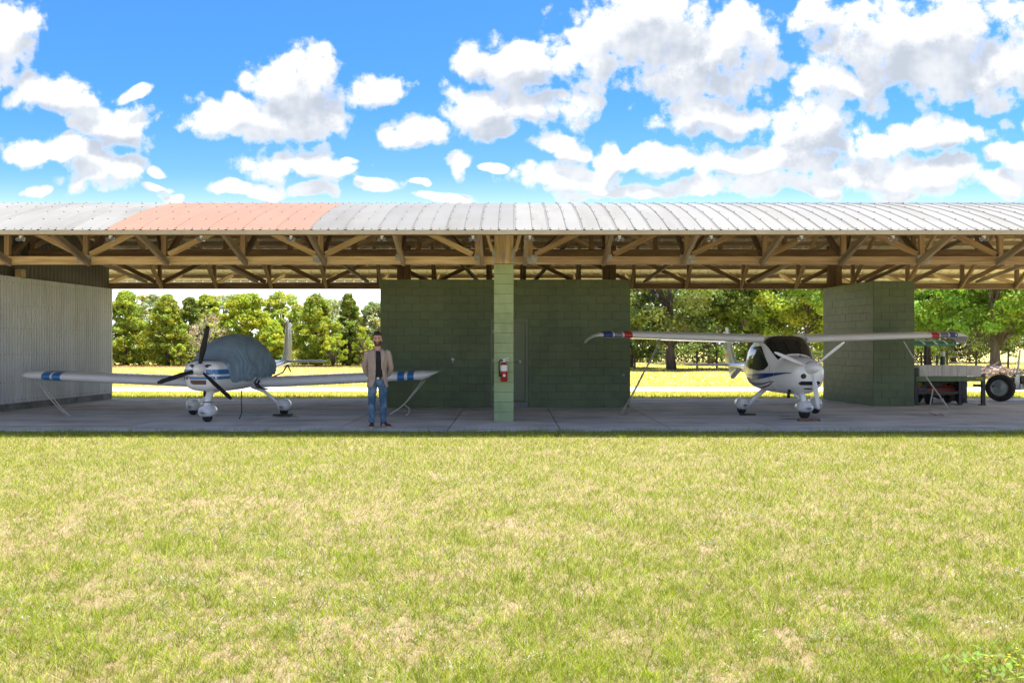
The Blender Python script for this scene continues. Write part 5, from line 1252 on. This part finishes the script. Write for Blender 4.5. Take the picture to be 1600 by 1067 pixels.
LT = [ # name, label, px, top row, depth, crown half-width px, kind, tone
 ('cedar_tree','broad yellow green cedar at the left, hard against the corrugated wall',196,457,74,36,'cedar',OL,101),
 ('cedar_tree','tall olive cedar second from the corrugated wall with a pointed top',262,462,72.5,34,'cedar',OL,102),
 ('cedar_tree','smaller dark topped cedar directly left of the bare pink shrub',296,466,76,24,'cedar',(0.20,0.24,0.04),103),
 ('maple_tree','bright green round tree rising behind the bare pink shrub',322,462,82,24,'oak',YG,104),
 ('bare_shrub','leafless pinkish grey shrub left of the propeller tip',324,491,71,27,'shrub',PK,105),
 ('pine_tree','dark loose tree with bright lower boughs right above the blue cover',385,461,76,36,'pine',YG,106),
 ('oak_tree','pale leafy oak standing behind the tail of the low aeroplane',440,459,82,32,'oak',LG,107),
 ('cedar_tree','low golden green cedar in front of the aeroplane tail, left of the fin',428,503,70,24,'cedar',YG,108),
 ('cedar_tree','large golden cedar directly right of the white tail fin',494,463,71,37,'cedar',OL,109),
 ('cedar_tree','dark slim cedar between the golden cedar and the standing man',545,461,73,25,'cedar',(0.20,0.25,0.04),110),
 ('oak_tree','greyish green tree just left of the storage room corner',585,474,84,27,'oak',GYG,111),
 ('round_shrub','bright green rounded shrub behind the man at the storage room corner',568,512,69,15,'shrub',YG,112),
 ('round_shrub','low yellow green shrub below the golden cedar by the tailplane',520,527,69.5,20,'shrub',YG,113),
 ('round_shrub','short yellow shrub under the pointed olive cedar',279,538,70,13,'shrub',YG,114),
 ('oak_tree','hazy grey oak far behind between the two left cedars',232,462,96,34,'oak',GYG,115),
 ('oak_tree','hazy tree far behind above the blue cover',352,464,98,34,'oak',GYG,116),
 ('oak_tree','far pale tree filling the gap right of the golden cedar',520,470,98,40,'oak',GYG,117)]
for nm, lab, px, py, y, hwpx, kind, tone, sd in LT:
    h = topz(py, y); kw = {}
    if nm == 'bare_shrub': kw = dict(nleaf=2200, leaf=0.09, trunk_r=0.14, bark='bark_pale', clumpr=0.5)
    elif kind == 'shrub': kw = dict(nleaf=3200, leaf=0.12, trunk_r=0.08)
    elif kind == 'cedar': kw = dict(nleaf=17000, leaf=0.25, z0=h*0.05, clumpr=hwpx*y/F*0.24)
    elif kind == 'pine': kw = dict(nleaf=13000, leaf=0.24, z0=h*0.08)
    else: kw = dict(nleaf=11000, leaf=0.26)
    tree(nm, lab, TX(px,y), y, h, hwpx*y/F*1.2, kind, tone, sd, group=None, cat='shrub' if kind == 'shrub' else 'tree', **kw)
RTREES = [
 ('oak_tree','spreading dark oak with thick trunk left of the high aeroplane tail',1050,60.5,9.0,4.6,(0.259,0.304,0.090),201,'bark',0.26),
 ('oak_tree','dark oak right behind the high aeroplane windscreen',1172,62,8.8,3.8,(0.292,0.370,0.086),202,'bark',0.20),
 ('oak_tree','bright yellow green oak beside the right block wall',1262,58,8.4,3.6,(0.427,0.500,0.080),203,'bark',0.17),
 ('oak_tree','grey green oak at the storage room right corner',985,66,8.8,3.6,(0.292,0.360,0.124),204,'bark',0.2),
 ('oak_tree','mid green oak directly right of the block wall above the tractor canopy',1450,62,8.8,4.2,(0.338,0.450,0.090),205,'bark',0.2),
 ('oak_tree','pale trunked oak hung with moss above the large tyre',1556,56,8.2,4.3,(0.292,0.450,0.072),206,'bark_pale',0.30),
 ('oak_tree','yellow green oak at the far right edge',1640,60,8.6,4.0,(0.495,0.500,0.068),207,'bark',0.2),
 ('oak_tree','far oak filling in behind the dark spreading oak',1110,80,9.6,6.0,(0.315,0.405,0.112),208,'bark',0.2),
 ('oak_tree','far oak behind the bright yellow green oak',1225,82,9.6,5.5,(0.427,0.500,0.112),209,'bark',0.2),
 ('oak_tree','far pale oak behind the tractor canopy',1490,84,9.2,5.5,(0.427,0.500,0.135),210,'bark',0.2),
 ('oak_tree','far oak hidden mostly by the right block wall',1360,70,9.0,5.0,(0.338,0.450,0.090),211,'bark',0.2),
 ('oak_tree','far oak at the right edge behind the moss hung oak',1620,84,9.4,5.5,(0.405,0.500,0.112),212,'bark',0.2)]
for nm, lab, px, y, h, r, tone, sd, bk, tr_ in RTREES:
    tree(nm, lab, TX(px,y), y, h, r*1.1, 'oak', (tone[0]*0.72, tone[1]*0.78, tone[2]*0.75), sd, trunk_r=tr_, z0=2.5 if y < 64 else 0.7, nleaf=20000 if y < 66 else 13000, leaf=0.24 if y < 66 else .30, bark=bk, clumpr=r*0.2)
# hanging moss on the right oak and low brush along the fence
def moss(x, y, seed, n, rr, ztop, L0, L1, parent_name):
    rg = np.random.default_rng(seed); V_, F_, T_ = [], [], []; k = 0
    for i in range(n):
        px_, py_ = x+rg.normal()*rr, y+rg.normal()*rr*.6; zt = ztop+rg.random()*1.4; L = rg.uniform(L0,L1)
        for j in range(30):
            q = rg.random(); c = np.array([px_+rg.normal()*.12*(1-q*.6), py_+rg.normal()*.12, zt-L*q]); d = np.array([rg.normal()*.05, rg.normal()*.05, -0.22]); s = np.array([0.025,0.01,0])
            V_ += [c-s,c+s,c+d]; F_.append((k,k+1,k+2)); T_ += [np.array([0.12,0.115,0.075])*rg.uniform(.7,1.2)]*3; k += 3
    return tag(npmesh('hanging_moss', np.array(V_), np.array(F_), np.array(T_), 'leaf'), kind='stuff')
moss(TX(1556,56), 55.5, 5, 60, 2.2, 2.0, 0.5, 1.9, '')
moss(TX(1480,61), 60.5, 6, 20, 1.4, 1.9, 0.4, 1.4, '')
moss(TX(1090,60), 60.0, 7, 40, 2.6, 2.0, 0.3, 1.0, '')
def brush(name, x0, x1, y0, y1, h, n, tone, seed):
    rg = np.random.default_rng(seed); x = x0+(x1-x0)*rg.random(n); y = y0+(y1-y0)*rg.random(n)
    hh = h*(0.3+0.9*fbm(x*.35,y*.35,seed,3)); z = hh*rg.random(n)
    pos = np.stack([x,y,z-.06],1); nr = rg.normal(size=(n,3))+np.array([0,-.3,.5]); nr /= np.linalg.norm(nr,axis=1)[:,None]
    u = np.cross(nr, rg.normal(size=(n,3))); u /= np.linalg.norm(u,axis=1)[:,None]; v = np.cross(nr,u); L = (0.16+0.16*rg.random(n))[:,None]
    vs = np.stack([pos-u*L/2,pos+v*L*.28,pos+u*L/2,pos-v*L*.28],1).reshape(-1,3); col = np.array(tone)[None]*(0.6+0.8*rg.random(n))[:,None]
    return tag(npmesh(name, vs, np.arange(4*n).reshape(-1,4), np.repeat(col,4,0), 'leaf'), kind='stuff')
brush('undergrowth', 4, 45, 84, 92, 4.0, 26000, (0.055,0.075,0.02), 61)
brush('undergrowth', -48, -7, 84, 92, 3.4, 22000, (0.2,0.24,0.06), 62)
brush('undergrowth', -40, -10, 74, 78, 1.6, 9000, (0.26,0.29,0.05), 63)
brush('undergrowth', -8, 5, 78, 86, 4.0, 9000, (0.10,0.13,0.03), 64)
